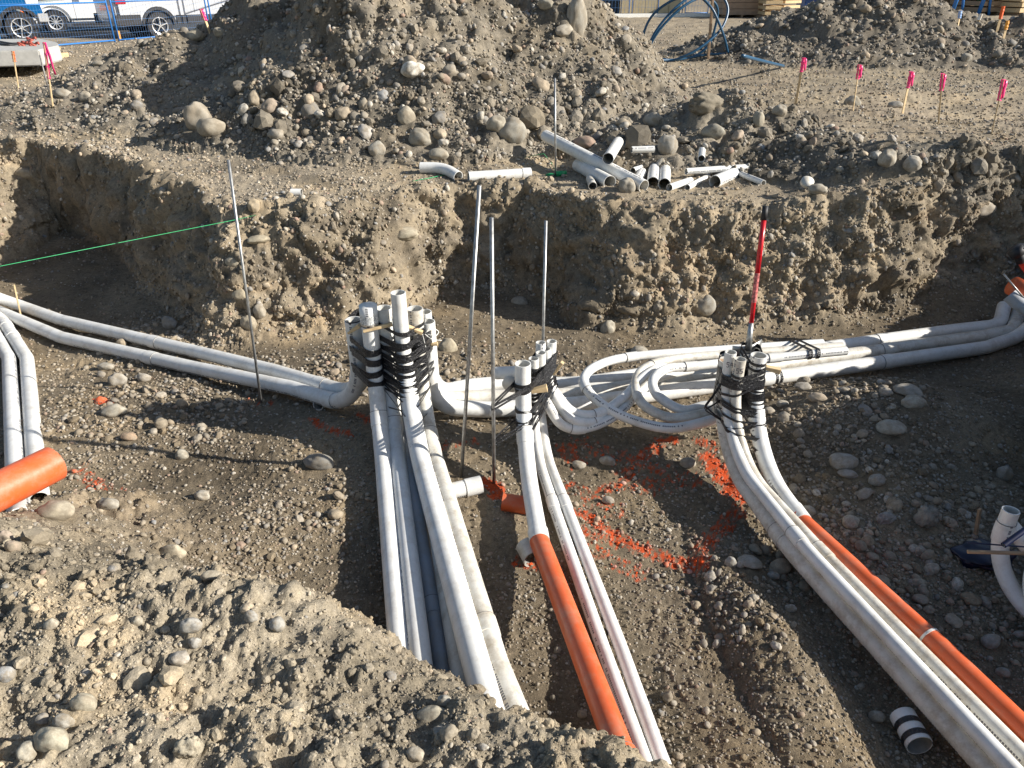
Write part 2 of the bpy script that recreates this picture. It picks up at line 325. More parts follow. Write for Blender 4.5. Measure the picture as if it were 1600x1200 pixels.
M['fence'] = simple('blue_fence_paint', (.03, .17, .48), .45, var=.12)
M['red'] = simple('red_fibreglass', (.55, .012, .02), .3, var=.15)
M['blk'] = simple('black_rubber', (.015, .015, .017), .6, var=.3)
M['string'] = simple('green_mason_line', (.03, .38, .14), .5)
M['twine'] = simple('white_twine', (.78, .77, .72), .8)
M['concrete'] = simple('precast_concrete', (.42, .41, .38), .85, var=.12, scale=8, bump=.3)
M['asphalt'] = simple('asphalt', (.05, .052, .056), .85, var=.2, scale=40)
M['greenp'] = simple('green_plastic', (.01, .28, .09), .4)
M['ink'] = simple('marker_ink', (.03, .03, .06), .6)
# ------------------------------------------------------------------ object helpers
def mesh_obj(name, verts, faces, material, parent=None, smooth=True, uvs=None):
    me = bpy.data.meshes.new(name); me.from_pydata([tuple(v) for v in verts], [], faces)
    mats = material if isinstance(material, (list, tuple)) else [material]
    for k in mats: me.materials.append(k)
    if smooth: me.polygons.foreach_set('use_smooth', [True]*len(me.polygons))
    me.update()
    o = bpy.data.objects.new(name, me); COL.objects.link(o)
    if parent: o.parent = parent
    return o
def tag(o, label, cat, group=None, kind=None):
    if label: o['label'] = label
    if cat: o['category'] = cat
    if group: o['group'] = group
    if kind: o['kind'] = kind
    return o
def empty(name, label, cat, group=None, loc=(0, 0, 0)):
    o = bpy.data.objects.new(name, None); COL.objects.link(o); o.location = loc; o.empty_display_size = .1
    return tag(o, label, cat, group)
def from_bm(name, bm, material, parent=None, smooth=False):
    me = bpy.data.meshes.new(name); bm.to_mesh(me); bm.free(); me.materials.append(material)
    if smooth: me.polygons.foreach_set('use_smooth', [True]*len(me.polygons))
    o = bpy.data.objects.new(name, me); COL.objects.link(o)
    if parent: o.parent = parent
    return o
def rel(o, loc):
    """move a world-space mesh so that its origin sits at loc"""
    loc = Vector(loc); o.data.transform(Matrix.Translation(-loc)); o.location = loc; return o
def densify(path, step=.03):
    out = [path[0]]
    for a, b in zip(path[:-1], path[1:]):
        L = (b-a).length; k = max(1, int(L/step))
        for i in range(1, k+1): out.append(a.lerp(b, i/k))
    return out
def fillet(pts, rad, n=12):
    pts = [Vector(p) for p in pts]; out = [pts[0]]
    if not isinstance(rad, (list, tuple)): rad = [rad]*(len(pts)-2)
    for i in range(1, len(pts)-1):
        a, b, c = pts[i-1], pts[i], pts[i+1]; d1 = (a-b).normalized(); d2 = (c-b).normalized()
        ang = d1.angle(d2)
        if ang > math.radians(178): out.append(b); continue
        t = min(rad[i-1]/math.tan(ang/2), (a-b).length*.95, (c-b).length*.48 if i < len(pts)-2 else (c-b).length*.95)
        r = t*math.tan(ang/2); bis = (d1+d2).normalized(); cen = b+bis*(r/math.sin(ang/2))
        p0 = b+d1*t; p1 = b+d2*t; v0 = p0-cen; v1 = p1-cen; tot = v0.angle(v1); ax = v0.cross(v1).normalized()
        for k in range(n+1): out.append(cen+Matrix.Rotation(tot*k/n, 3, ax) @ v0)
    out.append(pts[-1]); return out
def catmull(pts, n=10):
    pts = [Vector(p) for p in pts]; P = [pts[0]*2-pts[1]]+pts+[pts[-1]*2-pts[-2]]; out = []
    for i in range(1, len(P)-2):
        for k in range(n):
            t = k/n; out.append(.5*((2*P[i])+(-P[i-1]+P[i+1])*t+(2*P[i-1]-5*P[i]+4*P[i+1]-P[i+2])*t*t+(-P[i-1]+3*P[i]-3*P[i+1]+P[i+2])*t**3))
    out.append(pts[-1]); return out
def tube(name, path, r, material, parent=None, seg=20, wall=.005, closed=False, caps='open', twist=0., radii=None):
    """pipe: outer skin, rounded rim and inner wall, UV u round, v metres"""
    n = len(path); T = []
    for i in range(n):
        a = path[i-1] if i > 0 or closed else path[i]; b2 = path[(i+1) % n] if i < n-1 or closed else path[i]
        T.append((b2-a).normalized())
    up = Vector((0, 0, 1)) if abs(T[0].z) < .9 else Vector((0, 1, 0))
    nv = (up-T[0]*up.dot(T[0])).normalized(); frames = []
    for i in range(n):
        if i:
            ax = T[i-1].cross(T[i])
            if ax.length > 1e-7: nv = Matrix.Rotation(T[i-1].angle(T[i]), 3, ax.normalized()) @ nv
        nv = (nv-T[i]*nv.dot(T[i])).normalized(); frames.append((nv, T[i].cross(nv)))
    rings = []; vv = 0.; V = []; vl = []
    for i in range(n):
        if i: vv += (path[i]-path[i-1]).length
        rings.append((path[i], frames[i], (radii[i] if radii else r), vv))
    if caps == 'open' and not closed:
        ri = r-wall; pre = []; inner = min(.25, vv*.9)
        # rim and inner wall at both ends
        i0 = 0; acc = 0.; start = []
        for i in range(n):
            if i: acc += (path[i]-path[i-1]).length
            start.append((path[i], frames[i], ri if not radii else radii[i]-wall, -acc))
            if acc > inner: break
        acc = 0.; end = []
        for i in range(n-1, -1, -1):
            if i < n-1: acc += (path[i]-path[i+1]).length
            end.append((path[i], frames[i], ri if not radii else radii[i]-wall, vv+acc))
            if acc > inner: break
        ns, ne = len(start), len(end)
        rings = start[::-1]+rings+end
    else: ns = ne = 0
    for (p, (a, b2), rr, v_) in rings:
        for k in range(seg):
            th = 2*math.pi*k/seg+twist; V.append(p+a*(math.cos(th)*rr)+b2*(math.sin(th)*rr)); 
        vl.append(v_)
    Fc = []; UV = []; mi = []
    m_ = len(rings)
    for i in range(m_ if closed else m_-1):
        j = (i+1) % m_
        for k in range(seg):
            k2 = (k+1) % seg; Fc.append((i*seg+k, i*seg+k2, j*seg+k2, j*seg+k))
            u0, u1 = k/seg, (k+1)/seg; vj = vl[j] if j > i else vl[i]+.03
            UV += [(u0, vl[i]), (u1, vl[i]), (u1, vj), (u0, vj)]
            mi.append(1 if (i < ns-1 or i > m_-ne-1) and ns else 0)
    if caps == 'solid' and not closed:
        Fc.append(tuple(range(seg))[::-1]); UV += [(0, 0)]*seg; Fc.append(tuple((m_-1)*seg+k for k in range(seg))); UV += [(0, 0)]*seg; mi += [0, 0]
    mats = [material, M['inner']] if ns else [material]
    o = mesh_obj(name, V, Fc, mats, parent)
    me = o.data; me.polygons.foreach_set('material_index', mi)
    uvl = me.uv_layers.new(name='UVMap'); uvl.data.foreach_set('uv', [c for q in UV for c in q])
    if caps == 'open' and not closed and ns:
        # crisp rim
        sh = [True]*len(me.edges)
        for e_ in me.edges:
            a, b3 = e_.vertices
            ra, rb = a//seg, b3//seg
            e_.use_edge_sharp = (ra == rb and (ra in (ns-1, ns, m_-ne-1, m_-ne)))
    return o
def along(path, s):
    acc = 0
    for a, b2 in zip(path[:-1], path[1:]):
        L = (b2-a).length
        if acc+L >= s: return a.lerp(b2, (s-acc)/L), (b2-a).normalized()
        acc += L
    return path[-1], (path[-1]-path[-2]).normalized()
def plen(path): return sum((b2-a).length for a, b2 in zip(path[:-1], path[1:]))
def subpath(path, s0, s1, n=5):
    return [along(path, s0+(s1-s0)*i/n)[0] for i in range(n+1)]
def box(bm, cx, cy, cz, sx, sy, sz, rot=None, bev=0.):
    r_ = bmesh.ops.create_cube(bm, size=1); vs = r_['verts']
    bmesh.ops.scale(bm, vec=(sx, sy, sz), verts=vs)
    if rot is not None: bmesh.ops.rotate(bm, cent=(0, 0, 0), matrix=rot, verts=vs)
    bmesh.ops.translate(bm, vec=(cx, cy, cz), verts=vs)
    return vs
def beam(bm, a, b2, w_, h_):
    a = Vector(a); b2 = Vector(b2); d = b2-a; q = d.to_track_quat('Z', 'Y').to_matrix(); c_ = (a+b2)/2
    return box(bm, c_.x, c_.y, c_.z, w_, h_, d.length, q)
# ------------------------------------------------------------------ the ground sheet, cut into floor, walls, mounds
PX = np.array
tint = np.zeros((NRr*NCc, 3), np.float32); tint[:] = (.27, .225, .165)
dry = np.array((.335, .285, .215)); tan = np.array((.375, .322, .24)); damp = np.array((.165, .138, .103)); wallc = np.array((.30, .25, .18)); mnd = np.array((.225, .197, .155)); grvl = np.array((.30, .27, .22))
patch = sst(-.25, .35, fbm(X*.8, Y*.8, Z+4, 4))[:, None]
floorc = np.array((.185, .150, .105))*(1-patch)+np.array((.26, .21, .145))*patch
colr = np.array((.275, .228, .168))*np.ones((len(ix), 3))
colr = colr*(1-flat[:, None])+(np.array((.30, .25, .185))*(1-patch)+np.array((.36, .30, .215))*patch)*flat[:, None]
lf = (sst(-.5, -2.5, X)*sst(9.5, 7, Y)*flat)[:, None]; colr = colr*(1-lf)+dry*1.05*lf
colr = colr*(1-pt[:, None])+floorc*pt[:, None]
colr = colr*(1-wl[:, None])+wallc*(.85+.3*patch)*wl[:, None]
colr = colr*(1-mound[:, None])+(mnd*(.85+.25*patch))*mound[:, None]
bk3 = (md == 3)[:, None]; colr = np.where(bk3, np.array((.20, .175, .14))*(.85+.25*patch), colr)
colr = colr*(1-bank[:, None])+(tan*(.86+.2*patch))*bank[:, None]
strata = perlin(X*.35+2, Y*.35, Z*7+3)+.5*perlin(X*1.2, Y*1.2, Z*16)
sb_ = sst(.1, .55, strata)[:, None]*wl[:, None]; colr = colr*(1-sb_*.5)+np.array((.36, .275, .18))*sb_*.5
sd_ = sst(.1, .5, -strata)[:, None]*wl[:, None]; colr = colr*(1-sd_*.45)+np.array((.17, .145, .115))*sd_*.45
pc_ = sst(.1, .5, fbm(X*2.3+9, Y*2.3, Z*2.3+4, 3))[:, None]; colr = colr*(1-pc_*.35)+colr*np.array((1.22, 1.12, .95))*pc_*.35
pd_ = sst(.15, .5, fbm(X*1.3-9, Y*1.3, Z*1.3+14, 3))[:, None]; colr = colr*(1-pd_*.28)
sm = sst(.15, .45, fbm(X*1.9+5, Y*1.9, Z*1.9, 3))[:, None]*bank[:, None]; colr = colr*(1-sm)+np.array((.44, .36, .25))*sm
stn = (idn > .55)[:, None]; colr = np.where(stn, colr*np.array((1.12, 1.13, 1.16)), colr)
# spray-painted marks on the pit floor
STROKES = [([(487,652),(500,668),(545,682)], .03, .62), ([(562,640),(575,655)], .03, .7), ([(762,758),(780,770),(775,780)], .05, 1.), ([(905,800),(985,855),(1050,880),(1095,892)], .045, .68),
    ([(1112,725),(1130,750),(1160,778)], .06, .85), ([(1105,715),(1122,735)], .05, .9), ([(1150,800),(1120,840),(1095,865)], .06, .5), ([(1000,718),(1050,690)], .06, .42), ([(905,690),(880,700),(900,720)], .07, .42),
    ([(925,775),(965,755),(985,735)], .06, .42), ([(1030,690),(1055,686)], .035, .85), ([(125,735),(150,755),(185,770)], .05, .42), ([(140,610),(170,617)], .035, .7), ([(810,882),(830,885)], .05, .42),
    ([(905,830),(960,850)], .05, .5), ([(1060,885),(1100,880)], .03, .7), ([(1170,760),(1140,770)], .05, .7), ([(110,790),(125,800)], .03, .4), ([(380,605),(420,612)], .03, .35), ([(700,700),(740,690)], .05, .3), ([(1000,760),(1080,750)], .08, .36), ([(930,700),(980,720),(1040,740)], .09, .36), ([(900,850),(1000,900)], .06, .36), ([(1090,690),(1110,700)], .05, .4), ([(900,760),(960,800)], .08, .3)]
paintv = np.zeros(len(ix), np.float32)
def paint_at(X, Y, jitter=0.):
    out = np.zeros(len(X), np.float32)
    for pts, w_, s_ in STROKES:
        pl = XY(pts, -.7); x0 = min(p[0] for p in pl)-.2; x1 = max(p[0] for p in pl)+.2; y0 = min(p[1] for p in pl)-.2; y1 = max(p[1] for p in pl)+.2
        q = np.where((X > x0) & (X < x1) & (Y > y0) & (Y < y1))[0]
        if len(q):
            d = pline_dist(X[q], Y[q], pl); d = d+.02*perlin(X[q]*30, Y[q]*30, X[q]*0)
            out[q] = np.maximum(out[q], sst(w_*1.25, w_*.4, d)*s_)
    return out
paintv = paint_at(X, Y)
nz = perlin(X*75, Y*75, Z*75)*.9+.5+.3*perlin(X*22, Y*22, Z*22); pm = np.clip(sst(1-paintv*1.05, 1.3-paintv*.9, nz+.12), 0, 1)*(paintv > .02); pm = (pm*.92)[:, None]
colr = colr*(1-pm)+np.array((.62, .085, .02))*pm
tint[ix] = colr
Fidx = np.arange(NRr*NCc).reshape(NRr, NCc)
Q = np.stack([Fidx[:-1, :-1], Fidx[:-1, 1:], Fidx[1:, 1:], Fidx[1:, :-1]], -1).reshape(-1, 4)
rid = np.zeros(NRr*NCc, int); rid[mid == 1] = 1; rid[mid == 2] = 2; rid[mid == 3] = 3
rid[(wall > .02) & (rid == 0)] = 4; rid[(pit > .9) & (wall <= .12)] = 5
fr = rid[Q[:, 0]]
Pf = P.reshape(-1, 3).astype(np.float32)
def region(name, k):
    q = Q[fr == k]; used, inv = np.unique(q, return_inverse=True); inv = inv.reshape(-1, 4)
    me = bpy.data.meshes.new(name); me.vertices.add(len(used)); me.vertices.foreach_set('co', Pf[used].ravel())
    me.loops.add(len(q)*4); me.loops.foreach_set('vertex_index', inv.ravel().astype(np.int32))
    me.polygons.add(len(q)); me.polygons.foreach_set('loop_start', np.arange(0, len(q)*4, 4, dtype=np.int32)); me.polygons.foreach_set('loop_total', np.full(len(q), 4, np.int32))
    me.update(); me.validate()
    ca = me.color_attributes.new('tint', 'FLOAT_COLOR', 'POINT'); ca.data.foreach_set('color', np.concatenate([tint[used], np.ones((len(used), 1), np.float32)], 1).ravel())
    me.polygons.foreach_set('use_smooth', np.ones(len(q), bool)); me.materials.append(M['soil'])
    o = bpy.data.objects.new(name, me); COL.objects.link(o); return o
tag(region('ground', 0), None, None, kind='structure')
tag(region('dirt_mound', 1), 'large heap of excavated dirt and cobbles filling the top middle of the site', 'dirt pile')
tag(region('dirt_mound', 2), 'low dark spoil ridge behind the scattered offcuts of white pipe', 'dirt pile')
tag(region('dirt_mound', 3), 'grey-brown spoil heap far back on the right behind the pink-flagged stakes', 'dirt pile')
tag(region('trench_wall', 4), None, None, kind='structure')
tag(region('trench_floor', 5), None, None, kind='structure')
# coarse BVH for placing things on the surface
step = 2; rs = np.arange(5, NRr-6, step); cs_ = np.arange(3, NCc-3, step); sub = P[np.ix_(rs, cs_)]
nr, nc = sub.shape[:2]; fi = np.arange(nr*nc).reshape(nr, nc)
bv = BVHTree.FromPolygons(sub.reshape(-1, 3).tolist(), np.stack([fi[:-1, :-1], fi[:-1, 1:], fi[1:, 1:], fi[1:, :-1]], -1).reshape(-1, 4).tolist())
def hit(px, py):
    d = ray(px, py).normalized(); loc, nor, i, t = bv.ray_cast(Vector((0, 0, CAMH)), d)
    if loc is None: return W(px, py, 0), Vector((0, 0, 1))
    if nor.z < 0: nor = -nor
    return loc, nor
def gz(x_, y_):
    loc, nor, i, t = bv.ray_cast(Vector((x_, y_, 6)), Vector((0, 0, -1))); return loc.z if loc else 0.
def G(px, py, lift=0.):
    """point on the built ground seen at this pixel, raised along the vertical by lift and kept on the pixel's ray"""
    zt_ = hit(px, py)[0].z+lift
    for _ in range(4):
        p = W(px, py, zt_); zt_ = gz(p.x, p.y)+lift
    return W(px, py, zt_)
# ------------------------------------------------------------------ stones
def stone_mesh(name, seed, sub, kind):
    bm = bmesh.new(); bmesh.ops.create_icosphere(bm, subdivisions=sub, radius=1)
    rr = random.Random(seed); ax = (1., rr.uniform(.68, .95), rr.uniform(.5, .78)) if kind == 'cobble' else (1., rr.uniform(.75, 1), rr.uniform(.6, .9))
    off = Vector((seed*3.1, seed*1.7, seed*.9))
    planes = [(Vector((rr.gauss(0, 1), rr.gauss(0, 1), rr.gauss(0, 1))).normalized(), rr.uniform(.62, .88)) for _ in range(5 if kind == 'cobble' else 10)]
    for v in bm.verts:
        p = v.co.copy(); nrm = p.normalized()
        if kind == 'cobble':
            s_ = 1+.2*mnoise.noise(nrm*1.1+off)+.09*mnoise.noise(nrm*2.4+off)+.02*mnoise.noise(nrm*7+off)
            q = nrm*s_
            for a, d in planes:
                e_ = q.dot(a)-d
                if e_ > 0: q -= a*e_*.4
        else:
            s_ = 1+.3*mnoise.noise(nrm*1.3+off)+.24*mnoise.noise(nrm*3.1+off)+.3*mnoise.noise(nrm*5+off)+.16*mnoise.noise(nrm*11+off)
            q = nrm*s_
            for a, d in planes:
                e_ = q.dot(a)-d
                if e_ > 0: q -= a*e_*.45
        v.co = Vector((q.x*ax[0], q.y*ax[1], q.z*ax[2]))
    me = bpy.data.meshes.new(name); bm.to_mesh(me); bm.free()
    me.polygons.foreach_set('use_smooth', [kind == 'cobble' or sub > 3]*len(me.polygons)); return me
cob_hi = [stone_mesh('cobble', 40+i, 4, 'cobble') for i in range(9)]
for me in cob_hi: me.materials.append(M['cobble'])
lump_hi = [stone_mesh('soil_lump', 80+i, 4, 'clod') for i in range(5)]
for me in lump_hi: me.materials.append(M['clod_o'])
def src_objs(kind, mt, n_):
    c_ = bpy.data.collections.new('source_'+kind)
    for i in range(n_):
        me = stone_mesh('grain_'+kind, 10+i*3, 2, kind); me.materials.append(M[mt]); o = bpy.data.objects.new('grain_'+kind, me); c_.objects.link(o)
    return c_
def scatter(name, label, cat, src, pos, nrm_rot, scl, tnt):
    me = bpy.data.meshes.new(name); me.vertices.add(len(pos)); me.vertices.foreach_set('co', np.asarray(pos, np.float32).ravel())
    for nm, arr, ty in (('rot', nrm_rot, 'FLOAT_VECTOR'), ('scl', scl, 'FLOAT_VECTOR')):
        a = me.attributes.new(nm, ty, 'POINT'); a.data.foreach_set('vector', np.asarray(arr, np.float32).ravel())
    a = me.attributes.new('tint', 'FLOAT_COLOR', 'POINT'); a.data.foreach_set('color', np.concatenate([tnt, np.ones((len(tnt), 1))], 1).astype(np.float32).ravel())
    o = bpy.data.objects.new(name, me); COL.objects.link(o)
    ng = bpy.data.node_groups.new(name, 'GeometryNodeTree'); ng.interface.new_socket('Geometry', in_out='INPUT', socket_type='NodeSocketGeometry'); ng.interface.new_socket('Geometry', in_out='OUTPUT', socket_type='NodeSocketGeometry')
    n = ng.nodes; l = ng.links; gi = n.new('NodeGroupInput'); go = n.new('NodeGroupOutput')
    m2p = n.new('GeometryNodeMeshToPoints'); iop = n.new('GeometryNodeInstanceOnPoints'); ci = n.new('GeometryNodeCollectionInfo')
    ci.inputs['Collection'].default_value = src; ci.inputs['Separate Children'].default_value = True; ci.inputs['Reset Children'].default_value = True
    def na(nm, ty):
        k = n.new('GeometryNodeInputNamedAttribute'); k.data_type = ty; k.inputs['Name'].default_value = nm; return k.outputs['Attribute']
    l.new(gi.outputs[0], m2p.inputs[0]); l.new(m2p.outputs[0], iop.inputs['Points']); l.new(ci.outputs[0], iop.inputs['Instance']); iop.inputs['Pick Instance'].default_value = True
    ri = n.new('FunctionNodeRandomValue'); ri.data_type = 'INT'; ri.inputs[5].default_value = len(src.objects)-1; 
    for i_ in ri.inputs:
        if i_.name == 'Min' and i_.type == 'INT': i_.default_value = 0
        if i_.name == 'Max' and i_.type == 'INT': i_.default_value = len(src.objects)-1
    l.new([q for q in ri.outputs if q.type == 'INT'][0], iop.inputs['Instance Index'])
    e2r = n.new('FunctionNodeEulerToRotation'); l.new(na('rot', 'FLOAT_VECTOR'), e2r.inputs[0]); l.new(e2r.outputs[0], iop.inputs['Rotation'])
    l.new(na('scl', 'FLOAT_VECTOR'), iop.inputs['Scale']); l.new(iop.outputs[0], go.inputs[0])
    md_ = o.modifiers.new('scatter', 'NODES'); md_.node_group = ng
    tag(o, label, cat, kind='stuff'); return o
# candidates: points on the built surface, finer grains only where they can be seen
NPT = 430000
ri_ = rng.uniform(7, NRr-8, NPT); ci_ = rng.uniform(5, NCc-6, NPT)
r0 = ri_.astype(int); c0 = ci_.astype(int); fr_ = (ri_-r0)[:, None]; fc_ = (ci_-c0)[:, None]
pp = (P[r0, c0]*(1-fr_)*(1-fc_)+P[r0+1, c0]*fr_*(1-fc_)+P[r0, c0+1]*(1-fr_)*fc_+P[r0+1, c0+1]*fr_*fc_)
nn = Nf[r0, c0]
flat_i = r0*NCc+c0
inv_ix = np.full(NRr*NCc, -1); inv_ix[ix] = np.arange(len(ix)); kk = inv_ix[flat_i]
ok = kk >= 0; pp, nn, kk = pp[ok], nn[ok], kk[ok]
zw, zp, zm, zb, zf, zr = wl[kk], pt[kk]*(1-wl[kk]), (md[kk] > 0)*1., bank[kk], flat[kk], road[kk]
dpx = (pp[:, 1]*C_+(CAMH-pp[:, 2])*S_)/739
scr_x = pp[:, 0]/(dpx*739)*1155+800
cl = fbm(pp[:, 0]*1.5+3, pp[:, 1]*1.5, pp[:, 2]*1.5, 3)
# places where washed stones gather on the pit floor
def blob(px, py, r_, z_=-.7):
    c_ = W(px, py, z_); return np.exp(-((pp[:, 0]-c_.x)**2+(pp[:, 1]-c_.y)**2)/(r_*r_))
rock = sum(blob(*a) for a in ((210,605,.42),(180,650,.3),(300,650,.35),(430,560,.3),(560,560,.3),(700,575,.3),(780,560,.45),(860,560,.3),(1240,600,.3),(1230,650,.35),(1350,640,.3),(1300,720,.45),(1380,800,.5),(250,470,.5),(200,520,.4),(420,850,.2),(480,800,.25),(1180,880,.12),(1400,900,.5),(1130,960,.2),(1000,1120,.15)))
toe = np.exp(-((pp[:, 1]-8.1)/.75)**2)*sst(-4.5, -3, pp[:, 0])*sst(3.6, 2.4, pp[:, 0])
dn = zm*(.85+.9*toe)+zw*.85+zb*1.0+zf*.7+zp*(.62+.8*np.clip(rock, 0, 1))
dn = dn*np.clip(.75+.7*cl, .2, 1.6)*(1-zr)
keep = rng.random(len(dn)) < dn
iscl_pre = rng.random(len(dn)) < (zm*.5+zw*.6+zb*.86+zf*.55+zp*.3)
u_ = rng.random(len(dn))
smin = .95*dpx*np.ones(len(dn)); smax = zm*(.07+.10*toe)+zw*.05+zb*.034+zf*.04+zp*(.018+.034*np.clip(rock, 0, 1))
smax = np.where(md[kk] == 3, .12, smax)
rad = smin/np.power(np.maximum(u_, 1e-5), np.where((zm > .5) | (rock > .35), .48, .41))
smax = np.where(iscl_pre & (zb > .5), smax*1.9, smax)
keep &= rad < smax*rng.uniform(.5, 1.15, len(dn))
iscl = iscl_pre
pp, nn, rad, iscl, kk, dpx, zm, zb, zp, zw, zf = [a[keep] for a in (pp, nn, rad, iscl, kk, dpx, zm, zb, zp, zw, zf)]
pnt = paint_at(pp[:, 0], pp[:, 1])
n_ = len(pp)
v3 = rng.uniform(0, 1, (n_, 3))
tints = np.array([(.33, .30, .25), (.46, .42, .35), (.30, .295, .28), (.25, .225, .18), (.56, .53, .47), (.40, .33, .24), (.21, .21, .21), (.38, .30, .235), (.42, .40, .37), (.27, .29, .31), (.50, .40, .29), (.34, .22, .17), (.60, .57, .5)])
tn = tints[rng.integers(0, len(tints), n_)]*rng.uniform(.8, 1.2, (n_, 1))
soilc = colr[kk]; 
tn = np.where(zb[:, None] > .5, tn*.92+.0*soilc, tn); dust = np.where(zp[:, None] > .5, rng.uniform(.25, .8, (n_, 1)), rng.uniform(.0, .6, (n_, 1))); tn = tn*(1-dust)+soilc*1.12*dust
tnc = soilc*rng.uniform(.85, 1.15, (n_, 1))
ppm = (pnt > .3) & (rng.random(n_) < pnt*.75); red = np.array((.62, .09, .02))
tn[ppm] = tn[ppm]*.15+red*.85; tnc[ppm] = tnc[ppm]*.15+red*.85
# rotation: long axes lie roughly along the surface
def eul(nrm, tilt):
    yaw = rng.uniform(0, 2*math.pi, len(nrm)); out = np.zeros((len(nrm), 3))
    nx, ny, nz_ = nrm.T; cyx = np.cos(yaw); syx = np.sin(yaw)
    lx = nx*cyx+ny*syx; ly = -nx*syx+ny*cyx
    out[:, 0] = -np.arctan2(ly, np.maximum(nz_, .15))*.8+rng.normal(0, tilt, len(nrm)); out[:, 1] = np.arctan2(lx, np.maximum(nz_, .15))*.8+rng.normal(0, tilt, len(nrm)); out[:, 2] = yaw
    return out
rot = eul(nn, .3)
scl = rad[:, None]*np.stack([np.ones(n_), rng.uniform(.8, 1.1, n_), rng.uniform(.8, 1.1, n_)], 1)
pos = pp+nn*(rad*rng.uniform(.0, .45, n_))[:, None]
# the stones that show largest become things of their own
HANDPX = []
shows = rad/dpx
vis = (np.abs(pos[:, 0]/(pos[:, 1]*C_+(CAMH-pos[:, 2])*S_)) < .69) & (np.abs(((CAMH-pos[:, 2])*C_-pos[:, 1]*S_)/(pos[:, 1]*C_+(CAMH-pos[:, 2])*S_)) < .515)
